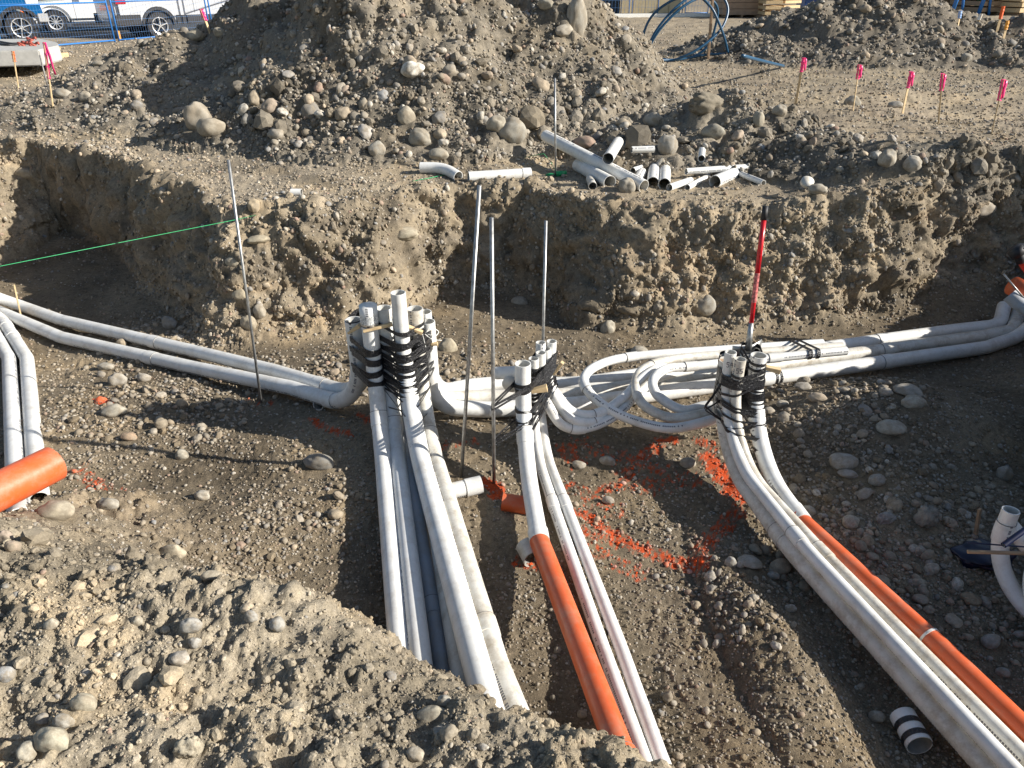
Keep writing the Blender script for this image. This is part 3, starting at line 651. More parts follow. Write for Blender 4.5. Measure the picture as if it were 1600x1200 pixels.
# ones placed by eye: (px, py, width px, height px, colour, label)
HAND = [(901,30,30,50,(.42,.39,.33),'tall upright pale boulder perched on the right shoulder of the large dirt heap'),
 (882,50,30,20,(.44,.40,.33),'bean-shaped pale cobble leaning against the tall upright boulder'),
 (853,8,26,20,(.38,.35,.28),'rounded cobble near the crest of the large dirt heap'),
 (308,188,42,40,(.37,.33,.27),'large grey-tan boulder behind its twin at the left foot of the large dirt heap'),
 (330,203,46,28,(.42,.37,.29),'flattish tan boulder in front of its twin at the left foot of the large heap'),
 (800,208,46,38,(.37,.35,.30),'big rounded grey boulder at the foot of the heap above the straight offcut pipe'),
 (776,197,34,26,(.43,.39,.31),'pale cobble tucked against the left of the big grey boulder'),
 (655,219,36,28,(.36,.33,.27),'oval brown cobble above the white elbow offcut'),
 (686,243,32,22,(.40,.37,.3),'tilted pale cobble just above the straight white offcut'),
 (635,183,26,24,(.42,.38,.30),'small rounded tan cobble high on the front of the heap'),
 (589,235,26,24,(.38,.36,.31),'round grey cobble left of the white elbow offcut'),
 (662,260,18,12,(.36,.33,.28),'small flat stone beside the white elbow offcut'),
 (979,294,28,24,(.40,.37,.31),'round pale cobble in front of the longest white offcut'),
 (1044,231,34,30,(.35,.33,.29),'smooth grey cobble behind the scattered pipe offcuts'),
 (1022,190,30,22,(.38,.35,.3),'rounded cobble at the right foot of the large heap'),
 (1386,251,28,28,(.43,.40,.34),'left one of two pale round stones below the pink-flagged stakes'),
 (1425,259,28,24,(.46,.43,.37),'right one of two pale stones below the pink-flagged stakes'),
 (1278,298,30,20,(.40,.37,.31),'rounded grey cobble next to the white pipe cap on the lip'),
 (1332,161,24,16,(.42,.40,.34),'pale cobble behind the second pink-flagged stake'),
 (1400,165,22,12,(.46,.43,.37),'flat light stone at the foot of the third pink-flagged stake'),
 (1509,92,17,17,(.40,.38,.33),'round pale stone low on the far spoil heap'),
 (1534,330,44,22,(.42,.37,.3),'angular tan slab on the bank above the right end of the trench'),
 (1185,190,18,24,(.38,.35,.28),'small brown stone standing on the low spoil ridge'),
 (1115,208,34,22,(.37,.35,.29),'flat-topped grey stone on the left side of the low spoil ridge'),
 (1218,175,24,18,(.41,.38,.32),'rounded stone on the crest of the low spoil ridge'),
 (1105,166,56,30,(.25,.22,.17),'dark lumpy boulder on top of the low spoil ridge'),
 (155,101,20,10,(.36,.33,.27),'small stone alone on the open dirt near the blue fence'),
 (248,53,0,0,None,''),
 (305,57,28,18,(.46,.41,.31),'pale yellow boulder on the small mound by the fence'),
 (344,52,22,17,(.40,.36,.28),'round boulder where the small mound meets the large heap'),
 (133,153,22,15,(.42,.38,.31),'tan cobble in the low rubble near the leftmost flags'),
 (98,148,30,14,(.40,.37,.31),'long pale stone at the foot of the flagged lath on the left'),
 (37,272,30,16,(.44,.37,.27),'half-buried tan stone in the left bank of the side trench'),
 (397,324,20,22,(.42,.34,.23),'upright orange-tan cobble at the trench lip where the green line ends'),
 (634,362,40,22,(.43,.38,.28),'oval tan cobble sticking out of the trench wall under the offcut pipes'),
 (404,371,38,18,(.45,.39,.28),'long tan cobble protruding from the sunlit trench wall near the left rod'),
 (362,406,24,15,(.46,.41,.31),'pale cobble wedged in the trench wall left of the tall left rod'),
 (375,462,22,18,(.44,.38,.27),'upper of three round cobbles behind the tall left rod'),
 (406,489,18,28,(.41,.37,.3),'upright oval cobble just right of the tall left rod'),
 (388,507,28,22,(.44,.38,.28),'lower round cobble behind the tall left rod'),
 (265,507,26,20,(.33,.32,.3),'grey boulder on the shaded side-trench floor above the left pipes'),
 (1102,470,36,38,(.38,.36,.31),'broad flat cobble set in the far trench wall between the pipe bundles'),
 (950,508,26,30,(.42,.39,.32),'upright cobble at the toe of the far trench wall'),
 (999,547,30,18,(.40,.37,.31),'oval cobble lying by the far wall behind the curled white pipes'),
 (812,468,28,22,(.35,.32,.26),'brown cobble set in the shaded alcove wall'),
 (700,544,28,24,(.43,.38,.28),'large yellowish cobble at the edge of the stone pile behind the tall pipes'),
 (178,644,34,22,(.43,.40,.33),'pale cobble on the left trench floor below the two long white pipes'),
 (165,574,26,14,(.40,.37,.31),'tan stone at the top of the washed stones under the left pipes'),
 (183,596,28,20,(.38,.35,.3),'rounded stone in the washed stones under the left pipes'),
 (225,592,22,14,(.42,.38,.32),'flat stone at the right of the washed stones under the left pipes'),
 (170,790,36,18,(.40,.37,.31),'oval cobble alone on the trench floor right of the orange pipe end'),
 (316,776,26,17,(.42,.39,.33),'round cobble alone in the sunny middle of the left trench floor'),
 (284,713,20,18,(.41,.38,.31),'small upright cobble on the left trench floor'),
 (202,684,26,14,(.42,.30,.2),'orange-brown flat stone on the left trench floor'),
 (85,802,56,24,(.42,.37,.28),'half-buried tan boulder at the edge of the near bank below the orange pipe'),
 (270,865,38,28,(.48,.42,.31),'pale sandy boulder over the dark hollow in the near bank'),
 (330,902,32,20,(.44,.39,.3),'small tan slab at the brink of the near bank'),
 (8,842,26,22,(.42,.34,.27),'pinkish stone at the left edge of the near bank'),
 (21,856,24,20,(.38,.3,.23),'reddish brown round stone at the left edge of the near bank'),
 (83,1160,52,44,(.43,.40,.31),'large smooth oval cobble low in the near bank'),
 (43,1178,30,36,(.41,.38,.31),'tilted cobble left of the largest smooth cobble of the near bank'),
 (98,1130,34,24,(.39,.37,.32),'grey cobble just above the largest smooth cobble of the near bank'),
 (68,1125,22,20,(.38,.35,.3),'small round cobble left of the grey cobble in the near bank'),
 (130,1102,38,30,(.42,.38,.29),'blocky tan stone in the near bank'),
 (80,977,20,20,(.45,.41,.33),'pale round cobble on the smooth sandy strip of the near bank'),
 (10,1055,24,32,(.38,.39,.39),'blue-grey stone at the left edge of the near bank'),
 (298,980,34,24,(.36,.35,.32),'faceted grey stone in the middle of the near bank'),
 (305,1006,20,18,(.38,.37,.34),'grey cobble under the faceted grey stone'),
 (215,972,18,18,(.42,.38,.3),'small knob-like cobble left of the faceted grey stone'),
 (280,1031,34,18,(.46,.42,.36),'white-topped flat cobble in the near bank'),
 (392,966,22,20,(.36,.35,.32),'grey cobble close to the brink of the near bank'),
 (434,978,24,28,(.35,.34,.31),'dark grey stone close to the brink of the near bank'),
 (296,1170,48,34,(.42,.37,.28),'blocky clay-coated boulder at the bottom edge'),
 (675,1118,44,22,(.43,.39,.3),'broad tan cobble half sunk in the crest of the near bank'),
 (648,1180,28,26,(.39,.35,.28),'brown cobble at the bottom of the near bank'),
 (695,1098,26,20,(.38,.36,.31),'grey stone on the crest of the near bank beside the pipe ends'),
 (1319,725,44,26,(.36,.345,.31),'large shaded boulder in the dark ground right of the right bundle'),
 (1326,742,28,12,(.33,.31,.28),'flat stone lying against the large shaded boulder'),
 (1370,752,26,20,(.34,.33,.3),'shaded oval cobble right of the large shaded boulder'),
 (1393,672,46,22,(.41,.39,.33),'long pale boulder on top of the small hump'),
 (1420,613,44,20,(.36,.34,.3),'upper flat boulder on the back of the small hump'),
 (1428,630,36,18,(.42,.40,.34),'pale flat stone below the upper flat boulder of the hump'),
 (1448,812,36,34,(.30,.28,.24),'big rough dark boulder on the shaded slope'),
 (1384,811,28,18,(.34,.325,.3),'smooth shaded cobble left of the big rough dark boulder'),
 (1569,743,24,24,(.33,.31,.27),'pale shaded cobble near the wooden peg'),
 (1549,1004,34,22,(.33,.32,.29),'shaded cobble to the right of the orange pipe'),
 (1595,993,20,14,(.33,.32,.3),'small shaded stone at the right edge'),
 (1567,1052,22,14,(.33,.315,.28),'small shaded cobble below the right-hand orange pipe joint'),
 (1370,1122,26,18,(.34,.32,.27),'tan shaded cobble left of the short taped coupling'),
 (1173,881,40,16,(.36,.34,.3),'flat stone in the small cluster between the bundles'),
 (1142,880,18,16,(.35,.34,.31),'left round stone of the small cluster between the bundles'),
 (1158,882,16,14,(.37,.36,.33),'middle round stone of the small cluster between the bundles'),
 (1208,900,20,14,(.35,.34,.31),'lone stone right of the small cluster between the bundles'),
 (1235,952,19,13,(.36,.34,.31),'small lone stone by the left edge of the right pipe run'),
 (905,728,22,12,(.38,.35,.3),'flat stone near the orange paint between the bundles'),
 (950,722,24,16,(.40,.37,.32),'tan stone in the orange-painted ground between the bundles'),
 (1075,725,26,18,(.38,.35,.29),'tan stone at the left of the bright orange paint'),
 (950,783,20,11,(.36,.32,.27),'small stone in shadow beside the thin white pipes'),
 (1240,570,26,12,(.40,.38,.33),'flat stone under the straight white pipes'),
 (1278,623,28,12,(.44,.36,.27),'peach-coloured flat stone at the foot of the hump'),
 (1255,605,26,14,(.40,.37,.32),'round stone in the stones right of the right bundle'),
 (1222,632,20,14,(.42,.39,.33),'pale stone close beside the right bundle'),
 (1262,800,24,16,(.40,.37,.31),'pale stone beside the start of the right orange pipe'),
 (793,1040,10,20,(.42,.38,.32),'narrow upright stone beside the centre pipes in the shade edge'),
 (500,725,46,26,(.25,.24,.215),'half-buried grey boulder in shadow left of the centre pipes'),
]
R_GROUP = 'river cobbles lying about the excavation'
taken = []
def put_cobble(loc, s3, rotm, colr_, mesh, label, cat='stone', name='cobble'):
    o = bpy.data.objects.new(name, mesh); COL.objects.link(o); o.location = loc; o.rotation_euler = rotm; o.scale = s3; o.color = (*[c*.92 for c in colr_], 1)
    tag(o, label, cat, R_GROUP); return o
rr = random.Random(5)
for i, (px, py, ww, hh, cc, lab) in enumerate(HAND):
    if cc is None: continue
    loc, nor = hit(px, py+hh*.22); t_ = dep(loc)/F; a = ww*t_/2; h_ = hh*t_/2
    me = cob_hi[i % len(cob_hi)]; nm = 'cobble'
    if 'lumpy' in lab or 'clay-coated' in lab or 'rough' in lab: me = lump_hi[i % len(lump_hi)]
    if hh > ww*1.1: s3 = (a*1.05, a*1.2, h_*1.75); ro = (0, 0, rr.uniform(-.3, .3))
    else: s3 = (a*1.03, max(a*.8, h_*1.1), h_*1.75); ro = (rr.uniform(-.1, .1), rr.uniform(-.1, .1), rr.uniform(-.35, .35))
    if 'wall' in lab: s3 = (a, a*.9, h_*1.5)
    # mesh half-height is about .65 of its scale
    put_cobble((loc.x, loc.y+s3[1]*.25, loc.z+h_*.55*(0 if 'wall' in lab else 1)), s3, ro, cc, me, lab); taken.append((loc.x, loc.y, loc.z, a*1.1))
tk = np.array(taken)
clear = np.ones(n_, bool)
for tx, ty, tz, tr in taken: clear &= ((pos[:, 0]-tx)**2+(pos[:, 1]-ty)**2+(pos[:, 2]-tz)**2) > (tr+rad)**2
sel = np.where(vis & ~iscl & clear)[0]; sel = sel[np.argsort(-shows[sel])]
chosen = []; 
for i in sel:
    if len(chosen) >= 295-len(taken): break
    if all((pos[i]-pos[j]) @ (pos[i]-pos[j]) > (rad[i]+rad[j])**2*.8 for j in chosen): chosen.append(i)
LM = [(901,30,'the tall upright boulder'),(318,196,'the twin boulders at the foot of the heap'),(800,208,'the big grey boulder above the offcuts'),(635,183,'the middle of the large heap'),(500,60,'the upper left flank of the large heap'),(700,60,'the crest of the large heap'),
 (450,190,'the lower left flank of the large heap'),(560,120,'the dark flank of the large heap'),(760,120,'the front face of the large heap'),(960,140,'the right flank of the large heap'),(230,120,'the low rubble near the blue fence'),(325,55,'the yellow boulder by the fence'),(693,268,'the white elbow offcut'),(780,272,'the straight white offcut'),(930,255,'the longest offcut'),(1030,262,'the upright pair of offcuts'),(1140,272,'the thick offcut on the right'),
 (1105,166,'the dark lumpy boulder'),(1200,215,'the crest of the low spoil ridge'),(1290,250,'the right end of the low spoil ridge'),(1405,255,'the two pale round stones'),(1250,130,'the leftmost pink flag'),(1338,140,'the second pink flag'),(1418,150,'the third pink flag'),(1470,155,'the fourth pink flag'),(1560,170,'the fifth pink flag'),(1110,60,'the blue coil'),(1400,50,'the far spoil heap peak'),(1250,60,'the left slope of the far spoil heap'),(1530,70,'the right shoulder of the far spoil heap'),
 (73,110,'the pink-flagged lath on the left'),(463,302,'the half-sunk white ring'),(1260,287,'the round white cap'),(1534,330,'the tan slab over the right trench end'),(634,362,'the oval cobble under the offcuts'),(400,345,'the end of the green line'),(390,490,'the round cobbles behind the left rod'),(265,507,'the grey boulder in the side trench'),(100,300,'the shaded side-trench wall'),(40,300,'the sunlit end of the side trench'),(1102,470,'the broad flat wall cobble'),(950,508,'the upright cobble at the wall toe'),(999,547,'the oval cobble behind the curled pipes'),(700,544,'the yellowish cobble behind the rods'),(812,468,'the brown cobble in the alcove'),
 (1190,420,'the red shovel handle'),(1350,420,'the trench wall right of the shovel'),(1480,400,'the trench wall near the orange tool'),(1420,540,'the three big white pipes'),(950,630,'the curled white pipes'),(620,560,'the centre bundle'),(835,600,'the middle bundle'),(1155,620,'the right bundle'),(300,580,'the two long left pipes'),(45,640,'the bending left pipes'),(50,740,'the thick orange pipe end'),(170,790,'the lone oval cobble'),(316,776,'the lone round cobble'),(180,644,'the pale cobble under the left pipes'),(500,725,'the grey boulder in shadow'),
 (725,763,'the white offcut under the centre pipes'),(815,788,'the short orange pipe end'),(620,850,'the centre pipe run'),(760,900,'the right side of the centre run'),(900,960,'the middle orange pipe'),(1000,860,'the orange paint mark'),(1140,750,'the brightest orange paint'),(1160,885,'the small stone cluster'),(980,1080,'the thin white runs'),(1300,920,'the right white run'),(1455,1000,'the ring on the orange pipe'),(1425,1140,'the taped coupling'),(1319,725,'the large shaded boulder'),(1393,672,'the long pale boulder'),(1428,622,'the flat boulders of the hump'),(1448,812,'the rough dark boulder'),(1528,815,'the short peg in the shade'),(1550,870,'the blue bag'),(1549,1004,'the shaded cobble by the orange pipe'),
 (1150,1100,'the open trench floor at the bottom'),(83,1160,'the largest smooth near cobble'),(270,865,'the pale sandy boulder'),(330,902,'the tan slab on the brink'),(15,850,'the reddish stones at the left edge'),(298,985,'the faceted grey stone'),(434,978,'the dark stone near the brink'),(296,1170,'the clay-coated boulder'),(675,1118,'the broad tan crest cobble'),(80,977,'the sandy strip'),(540,1040,'the bank crest by the pipe ends'),(480,1130,'the lower middle of the near bank'),(850,1180,'the bank crest by the orange pipe'),(180,1060,'the lower left of the near bank'),(120,880,'the upper left of the near bank')]
def scr(p):
    t_ = p[1]*C_+(CAMH-p[2])*S_; return 800+F*p[0]/t_, 600+F*((CAMH-p[2])*C_-p[1]*S_)/t_
DIRS = ['right of', 'below right of', 'below', 'below left of', 'left of', 'above left of', 'above', 'above right of']
used = {}
def where_label(p, k, r):
    x_, y_ = scr(p); best = sorted(LM, key=lambda q: math.hypot(q[0]-x_, q[1]-y_)); col_ = tn[k]; lum = col_.mean()
    tone = 'painted orange' if ppm[k] else 'pale' if lum > .34 else 'dark' if lum < .24 else ('tan' if col_[0]/col_[2] > 1.38 else 'grey')
    size = 'large' if r/dpx[k] > 12 else 'medium' if r/dpx[k] > 8 else 'small'
    for q in best[:4]:
        dx, dy = x_-q[0], y_-q[1]; d_ = math.hypot(dx, dy); dr = DIRS[int(round(math.atan2(dy, dx)/(math.pi/4))) % 8]
        dist = 'just ' if d_ < 38 else ('' if d_ < 90 else 'well ')
        for lab in (f'{size} {tone} stone {dist}{dr} {q[2]}',):
            if lab not in used: used[lab] = 1; return lab
    q = best[0]; return f'{size} {tone} stone somewhere around {q[2]}, one of several alike'
for i in chosen:
    r = rad[i]; j = rr.randrange(len(cob_hi)); sx_ = (r, r*rr.uniform(.85, 1.1), r*rr.uniform(.85, 1.15))
    put_cobble(pos[i], sx_, rot[i], tn[i]*1.15, cob_hi[j], where_label(pos[i], i, r))
rest = clear.copy(); rest[chosen] = False
gsel = rest & ~iscl; csel = rest & iscl
scatter('gravel', 'loose river gravel and small stones strewn over the mounds, bank and trench', 'gravel', src_objs('cobble', 'gravel', 6), pos[gsel], rot[gsel], scl[gsel], tn[gsel])
scatter('soil_crumbs', 'crumbled clods of dry soil lying over the mounds, bank and trench walls', 'soil crumbs', src_objs('clod', 'clod', 9), pos[csel], rot[csel], scl[csel]*.9, tnc[csel])
print('stones', len(taken), len(chosen), gsel.sum(), csel.sum())

# ------------------------------------------------------------------ conduits
def FL(px, py, lift=0.):            # point on the smooth trench floor under this pixel, raised by lift
    zt_ = -.7
    for _ in range(6):
        p = W(px, py, zt_); zt_ = macro1(p.x, p.y)+lift
    return W(px, py, zt_)
M['joint'] = simple('joint_dark_line', (.16, .15, .14), .7)  # dark grey line at each pipe joint
def sleeve(path, s0, s1, r, material, parent, name='coupling', wall=.004):
    o = tube(name, subpath(path, max(.0, s0), s1, 6), r, material, parent, seg=20, wall=wall); return o
def ring(p, d, r, width, material, parent, name):
    return tube(name, [p-d*width/2, p+d*width/2], r, material, parent, seg=20, wall=.0025, caps='open')
def conduit(label, path, r, material=None, group=None, joints=(), bells=(), cat='conduit pipe', name='conduit', twist=None, radii=None, wall=.005):
    material = material or M['pvc']; tw = random.uniform(0, 6.28) if twist is None else twist
    o = tube(name, path, r, material, None, twist=tw, wall=wall, radii=radii); tag(o, label, cat, group)
    for s in joints:                # a solvent-welded joint: belled end with a dark lip
        if s < 0: s += plen(path)
        b = sleeve(path, s, s+.09, r+.0035, material, o, 'coupling')
        p, d = along(path, s+.0005); ring(p, d, r+.0039, .0028, M['joint'], b, 'joint_line')
    return o
GC = 'white conduits of the centre bundle'; GM = 'thin white conduits of the middle bundle'; GR = 'conduits of the right bundle'; GL = 'white conduits on the left'; GB = 'long white pipes running to the right'
def vert(px, py, Y): return U(px, py, Y)
def riser(top, end, lift, R, extra=None, lean=0.):
    base = Vector((top.x+lean, top.y, floor1(top.x, top.y)+lift)); pts = [top, base]+([extra] if extra else [])+[end]
    return fillet(pts, [R]+([.25] if extra else []), 14)
def floor1(x_, y_): return macro1(x_, y_)
ra, rb3, r2, r4 = .045, .045, .031, .056
risers = {}
PATHS = {}
def add_riser(key, p, r): risers[key] = (p.x, p.y, r, p.z)
def at_height(key, z_):
    cx, cy, r, zt_ = risers[key]; pth = PATHS.get(key)
    if pth:
        for a, b_ in zip(pth[:-1], pth[1:]):
            if (a.z-z_)*(b_.z-z_) <= 0 and abs(a.z-b_.z) > 1e-6:
                q = a.lerp(b_, (a.z-z_)/(a.z-b_.z)); return q.x, q.y, r
    return cx, cy, r
# centre bundle: four runs to the camera, two more tucked under them
c1 = vert(575, 480, 3.72); c2 = vert(599, 481, 3.78); c3 = vert(622, 457, 3.70); c4 = vert(648, 482, 3.80)
for k_, p_ in (('c1', c1), ('c2', c2), ('c3', c3), ('c4', c4)): add_riser(k_, p_, {'c1': .0475, 'c2': .0465, 'c3': .053, 'c4': .048}[k_])
e1 = W(628, 1045, -.55); e2 = W(664, 1095, -.52); e3 = W(765, 1115, -.44); e4 = W(775, 1035, -.50)
far1 = lambda a, b_, k=.9: b_+(b_-a).normalized()*k
def run(top, e, lift, R): return riser(top, e+(e-Vector((top.x, top.y, e.z))).normalized()*.5, lift, R)
pc1 = run(c1, e1, .05, .5); pc2 = run(c2, e2, .05, .5)
pc3 = fillet([c3, Vector((c3.x+.01, c3.y, -.60)), e3+(e3-Vector((c3.x, c3.y, -.56))).normalized()*.4], .55, 14)
k4 = W(788, 1075, -.49); pc4 = fillet([c4, Vector((c4.x, c4.y, -.62)), e4, W(815, 1135, -.5), W(850, 1190, -.55)], [.5, .3, .2], 12)
oc1 = conduit('leftmost capped riser of the centre bundle, run in shade toward the near bank', pc1, .046, M['pvc'], GC, joints=[.62])
oc2 = conduit('second riser from the left in the centre bundle, half shaded white pipe', pc2, .045, M['pvc'], GC, joints=[.66])
oc3 = conduit('tallest white riser at the front of the centre bundle', pc3, .048, M['pvc'], GC, joints=[.93], radii=[.041 if (p.z > -.12) else min(.052, .041+(-.12-p.z)*.05) for p in pc3])
oc4 = conduit('right-hand cream riser of the centre bundle whose run kinks at the near bank', pc4, .046, M['pvc_dirty'], GC, joints=[.74, plen(pc4)-.62])
cap = tube('end_cap', [c1+Vector((0, 0, -.10)), c1+Vector((0, 0, .012))], .0495, M['pvc'], oc1, caps='solid')
lab_ = tube('sticker', [c1+Vector((0, 0, -.088)), c1+Vector((0, 0, -.04))], .0502, simple('printed_sticker', (.55, .56, .55), .4, var=.75, scale=160), oc1, caps='none')
tube('joint_line', [c1+Vector((0, 0, -.104)), c1+Vector((0, 0, -.1))], .050, M['ink'], oc1, caps='none')
# lower layer
l1 = vert(612, 500, 3.9); l2 = vert(640, 502, 3.92)
pl1 = riser(l1, W(703, 1110, -.64), .05, .5); pl2 = riser(l2, W(733, 1125, -.56), .055, .5)
conduit('white pipe underneath the centre bundle, coloured bluish grey for its shade', pl1, .04, M['pvc_grey_or_shade'], GC, joints=[plen(pl1)-.55])  # a white pipe, its shade painted as bluish grey
conduit('lower white pipe squeezed between the shade-grey pipe and the tallest riser run', pl2, .04, M['pvc_dirty'], GC)
add_riser('l1', l1, .04); add_riser('l2', l2, .04)
# left pair, coming from the left edge and rising into the centre bundle
cL = vert(552, 500, 3.83); add_riser('cL', cL, .043); cL2 = vert(566, 512, 3.93); add_riser('cL2', cL2, .043)
pB = fillet([cL, Vector((cL.x+.0, cL.y+.02, -.62))]+[FL(455, 606, .09), FL(300, 574, .06), FL(95, 527, .06), FL(0, 487, .06), FL(-120, 440, .06)], [.42, .3, .5, .8, .5], 14)
pA = fillet([cL2, Vector((cL2.x, cL2.y+.05, -.62))]+[FL(430, 580, .1), FL(300, 548, .06), FL(95, 500, .06), FL(0, 466, .06), FL(-120, 425, .06)], [.42, .3, .5, .8, .5], 14)
conduit('front one of two long white pipes sloping in from the left edge', pB, .05, M['pvc'], GL, joints=[.75, 2.62], twist=.2)
conduit('rear one of two long white pipes sloping in from the left edge', pA, .05, M['pvc'], GL, joints=[.85, 2.75], twist=.2)
# near-left pair bending towards the camera
pC1 = fillet([FL(-160, 455, .06), FL(-20, 500, .05), FL(14, 560, .05), FL(24, 735, .05), FL(30, 810, .04)], [.3, .45, .3], 14)
pC2 = fillet([FL(-150, 430, .06), FL(-10, 478, .05), FL(42, 560, .05), FL(57, 740, .05), FL(62, 782, .05)], [.3, .45, .3], 14)
conduit('left one of two white pipes bending down toward the orange pipe end', pC1, .048, M['pvc'], GL, joints=[.95, 1.25], twist=2.)
conduit('right one of two white pipes bending down under the orange pipe end', pC2, .048, M['pvc'], GL, joints=[1.05, 1.35], twist=2.)
a_ = W(84, 724, -.26); b__ = W(-90, 812, -.22)
o = conduit('thick orange pipe poking in from the left over the white pipes', densify([a_, b__, b__+(b__-a_)*.8], .1), .083, M['orange'], None, wall=.007)
# big sweeps from the centre bundle out to the right
g1 = vert(663, 487, 4.02); g2 = vert(651, 486, 3.98); g3_ = vert(668, 502, 3.9)
add_riser('g1', g1, .052); add_riser('g3', g3_, .03)
def bigrun(top, pts, R): return fillet([top, Vector((top.x, top.y, -.62))]+pts, [R, .6, .8, 2.5, .38, .2][:len(pts)], 16)
pR1 = bigrun(g1, [FL(742, 598, .06), FL(900, 601, .06), FL(1250, 549, .06), FL(1490, 516, .06), FL(1562, 508, .08), FL(1569, 478, .12)], .55)
pR2 = bigrun(g2, [FL(742, 622, .06), FL(900, 618, .06), FL(1250, 565, .06), FL(1540, 525, .06), FL(1583, 516, .08), FL(1592, 488, .12)], .55)
pR3 = bigrun(g3_, [FL(760, 640, .06), FL(905, 632, .06), FL(1250, 584, .06), FL(1540, 543, .06), FL(1605, 522, .06), FL(1640, 470, .08)], .5)
conduit('rear big white pipe running right, its open end turned up by the far corner', pR1, .052, M['pvc'], GB, joints=[4.35], radii=[.043+.009*min(1, max(0, (-.1-p.z)/.4)) for p in pR1])
conduit('middle big white pipe of the three running along the far wall', pR2, .052, M['pvc_dirty'], GB, joints=[4.15, 1.3], radii=[.043+.009*min(1, max(0, (-.1-p.z)/.4)) for p in pR2])
conduit('front big white pipe of the three running along the far wall to the right edge', pR3, .052, M['pvc'], GB, joints=[2.85, 3.9], radii=[.043+.009*min(1, max(0, (-.1-p.z)/.4)) for p in pR3])
# curled loops of thin pipe
q1, q2, q3 = vert(1134, 556, 3.62), vert(1166, 551, 3.6), vert(1176, 554, 3.62)
def loop(top, pts, st): return catmull([top, Vector((top.x, top.y, top.z-.22)), Vector((top.x-.01, top.y, top.z-.40))]+pts, 9)
L1 = loop(q2, [W(1122, 654, -.50), W(1050, 669, -.56), W(985, 655, -.55), W(938, 630, -.5), W(912, 597, -.46), W(932, 572, -.47), W(990, 557, -.5), W(1120, 547, -.53), W(1285, 536, -.55)], 0)
L2 = loop(q1, [W(1110, 645, -.50), W(1050, 653, -.54), W(1005, 632, -.5), W(993, 600, -.45), W(1010, 574, -.46), W(1062, 560, -.48), W(1150, 553, -.5), W(1316, 541, -.52)], 0)
L3 = loop(q3, [W(1108, 634, -.50), W(1068, 641, -.52), W(1030, 620, -.48), W(1020, 596, -.42), W(1040, 577, -.42), W(1085, 572, -.44), W(1180, 562, -.46), W(1322, 548, -.46)], 0)
for lb, pth in (('outermost and longest of the curled thin white pipes', L1), ('middle curled thin white pipe crossing over the big pipes', L2), ('innermost and tightest of the curled thin white pipes', L3)):
    conduit(lb, pth, .029, M['pvc_dirty'] if 'middle' in lb else M['pvc'], 'curled thin white pipes between the bundles', joints=[1.35, 1.95], wall=.004)
for k_, p_ in (('q1', q1), ('q2', q2), ('q3', q3)): add_riser(k_, p_, .03)
# middle bundle
m1 = vert(817, 568, 3.45); add_riser('m1', m1, .043)
j1 = FL(843, 846, .10); pm1 = fillet([m1, Vector((m1.x, m1.y, j1.z+.01)), j1], .58, 16)
M1 = conduit('thick front riser of the middle bundle joined to the orange pipe', pm1, .043, M['pvc'], None, joints=[.35], twist=3)
sleeve(pm1, plen(pm1)-.07, plen(pm1), .0485, M['pvc'], M1)
e_o = W(985, 1215, -.43); dv = (e_o-j1).normalized()
conduit('orange pipe running from the middle bundle to the bottom edge', densify([j1-dv*.03, e_o, e_o+dv*.35], .15), .046, M['orange'], None, joints=[plen([j1, e_o])-.06])
t1 = vert(834, 560, 3.58); t2 = vert(845, 551, 3.62)
pt1 = fillet([t1, Vector((t1.x, t1.y, -.66)), FL(870, 805, .05), FL(942, 1012, .06), W(1012, 1205, -.56), W(1035, 1260, -.56)], [.5, .6, .6, .3], 14)
pt2 = fillet([t2, Vector((t2.x, t2.y, -.66)), FL(888, 800, .05), FL(970, 1012, .06), W(1030, 1180, -.58), W(1062, 1260, -.58)], [.5, .6, .6, .3], 14)
conduit('left one of two thin white pipes running beside the orange pipe', pt1, .028, M['pvc'], GM, joints=[.95], wall=.004)
conduit('right one of two thin white pipes running beside the orange pipe', pt2, .028, M['pvc'], GM, joints=[1.0], wall=.004)
t3 = vert(845, 535, 3.72); t4 = vert(862, 533, 3.74)
for k_, p_ in (('t1', t1), ('t2', t2), ('t3', t3), ('t4', t4)): add_riser(k_, p_, .029)
S1 = catmull([t4, t4+Vector((0, 0, -.25)), W(874, 622, -.42), W(898, 645, -.5), W(935, 646, -.53), W(975, 620, -.5), W(1004, 590, -.44), W(1040, 570, -.5), W(1100, 562, -.56), W(1180, 556, -.62)], 9)
S2 = catmull([t3, t3+Vector((.0, -.02, -.25)), W(858, 636, -.42), W(880, 665, -.54), W(915, 669, -.58), W(960, 650, -.56), W(1000, 612, -.54), W(1030, 590, -.56), W(1080, 578, -.62)], 9)
S3 = catmull([vert(853, 545, 3.7), vert(858, 600, 3.7), W(874, 632, -.44), W(895, 656, -.52), W(930, 658, -.56), W(985, 624, -.56), W(1020, 592, -.56)], 9)
for lb, pth in (('upper thin pipe swooping from the middle bundle into the loops', S1), ('lowest thin pipe swooping from the middle bundle near the ground', S2), ('thin pipe swooping between the other two behind the middle bundle', S3)):
    conduit(lb, pth, .028, M['pvc'], 'thin pipes swooping out of the middle bundle', joints=[.62], wall=.004)
st0, st1 = vert(786, 581, 3.62), vert(822, 583, 3.5)
conduit('short white stub held crosswise behind the middle bundle', densify([vert(776, 583, 3.66), vert(832, 581, 3.55)], .1), .036, M['pvc'], None)
dsc = vert(797, 602, 3.56); o = tube('pipe_end_disc', [dsc, dsc+Vector((.02, .06, .01))], .048, M['pvc_dirty'], None, caps='solid'); tag(o, 'tan pipe end showing beside the thick riser of the middle bundle', 'pipe cap')
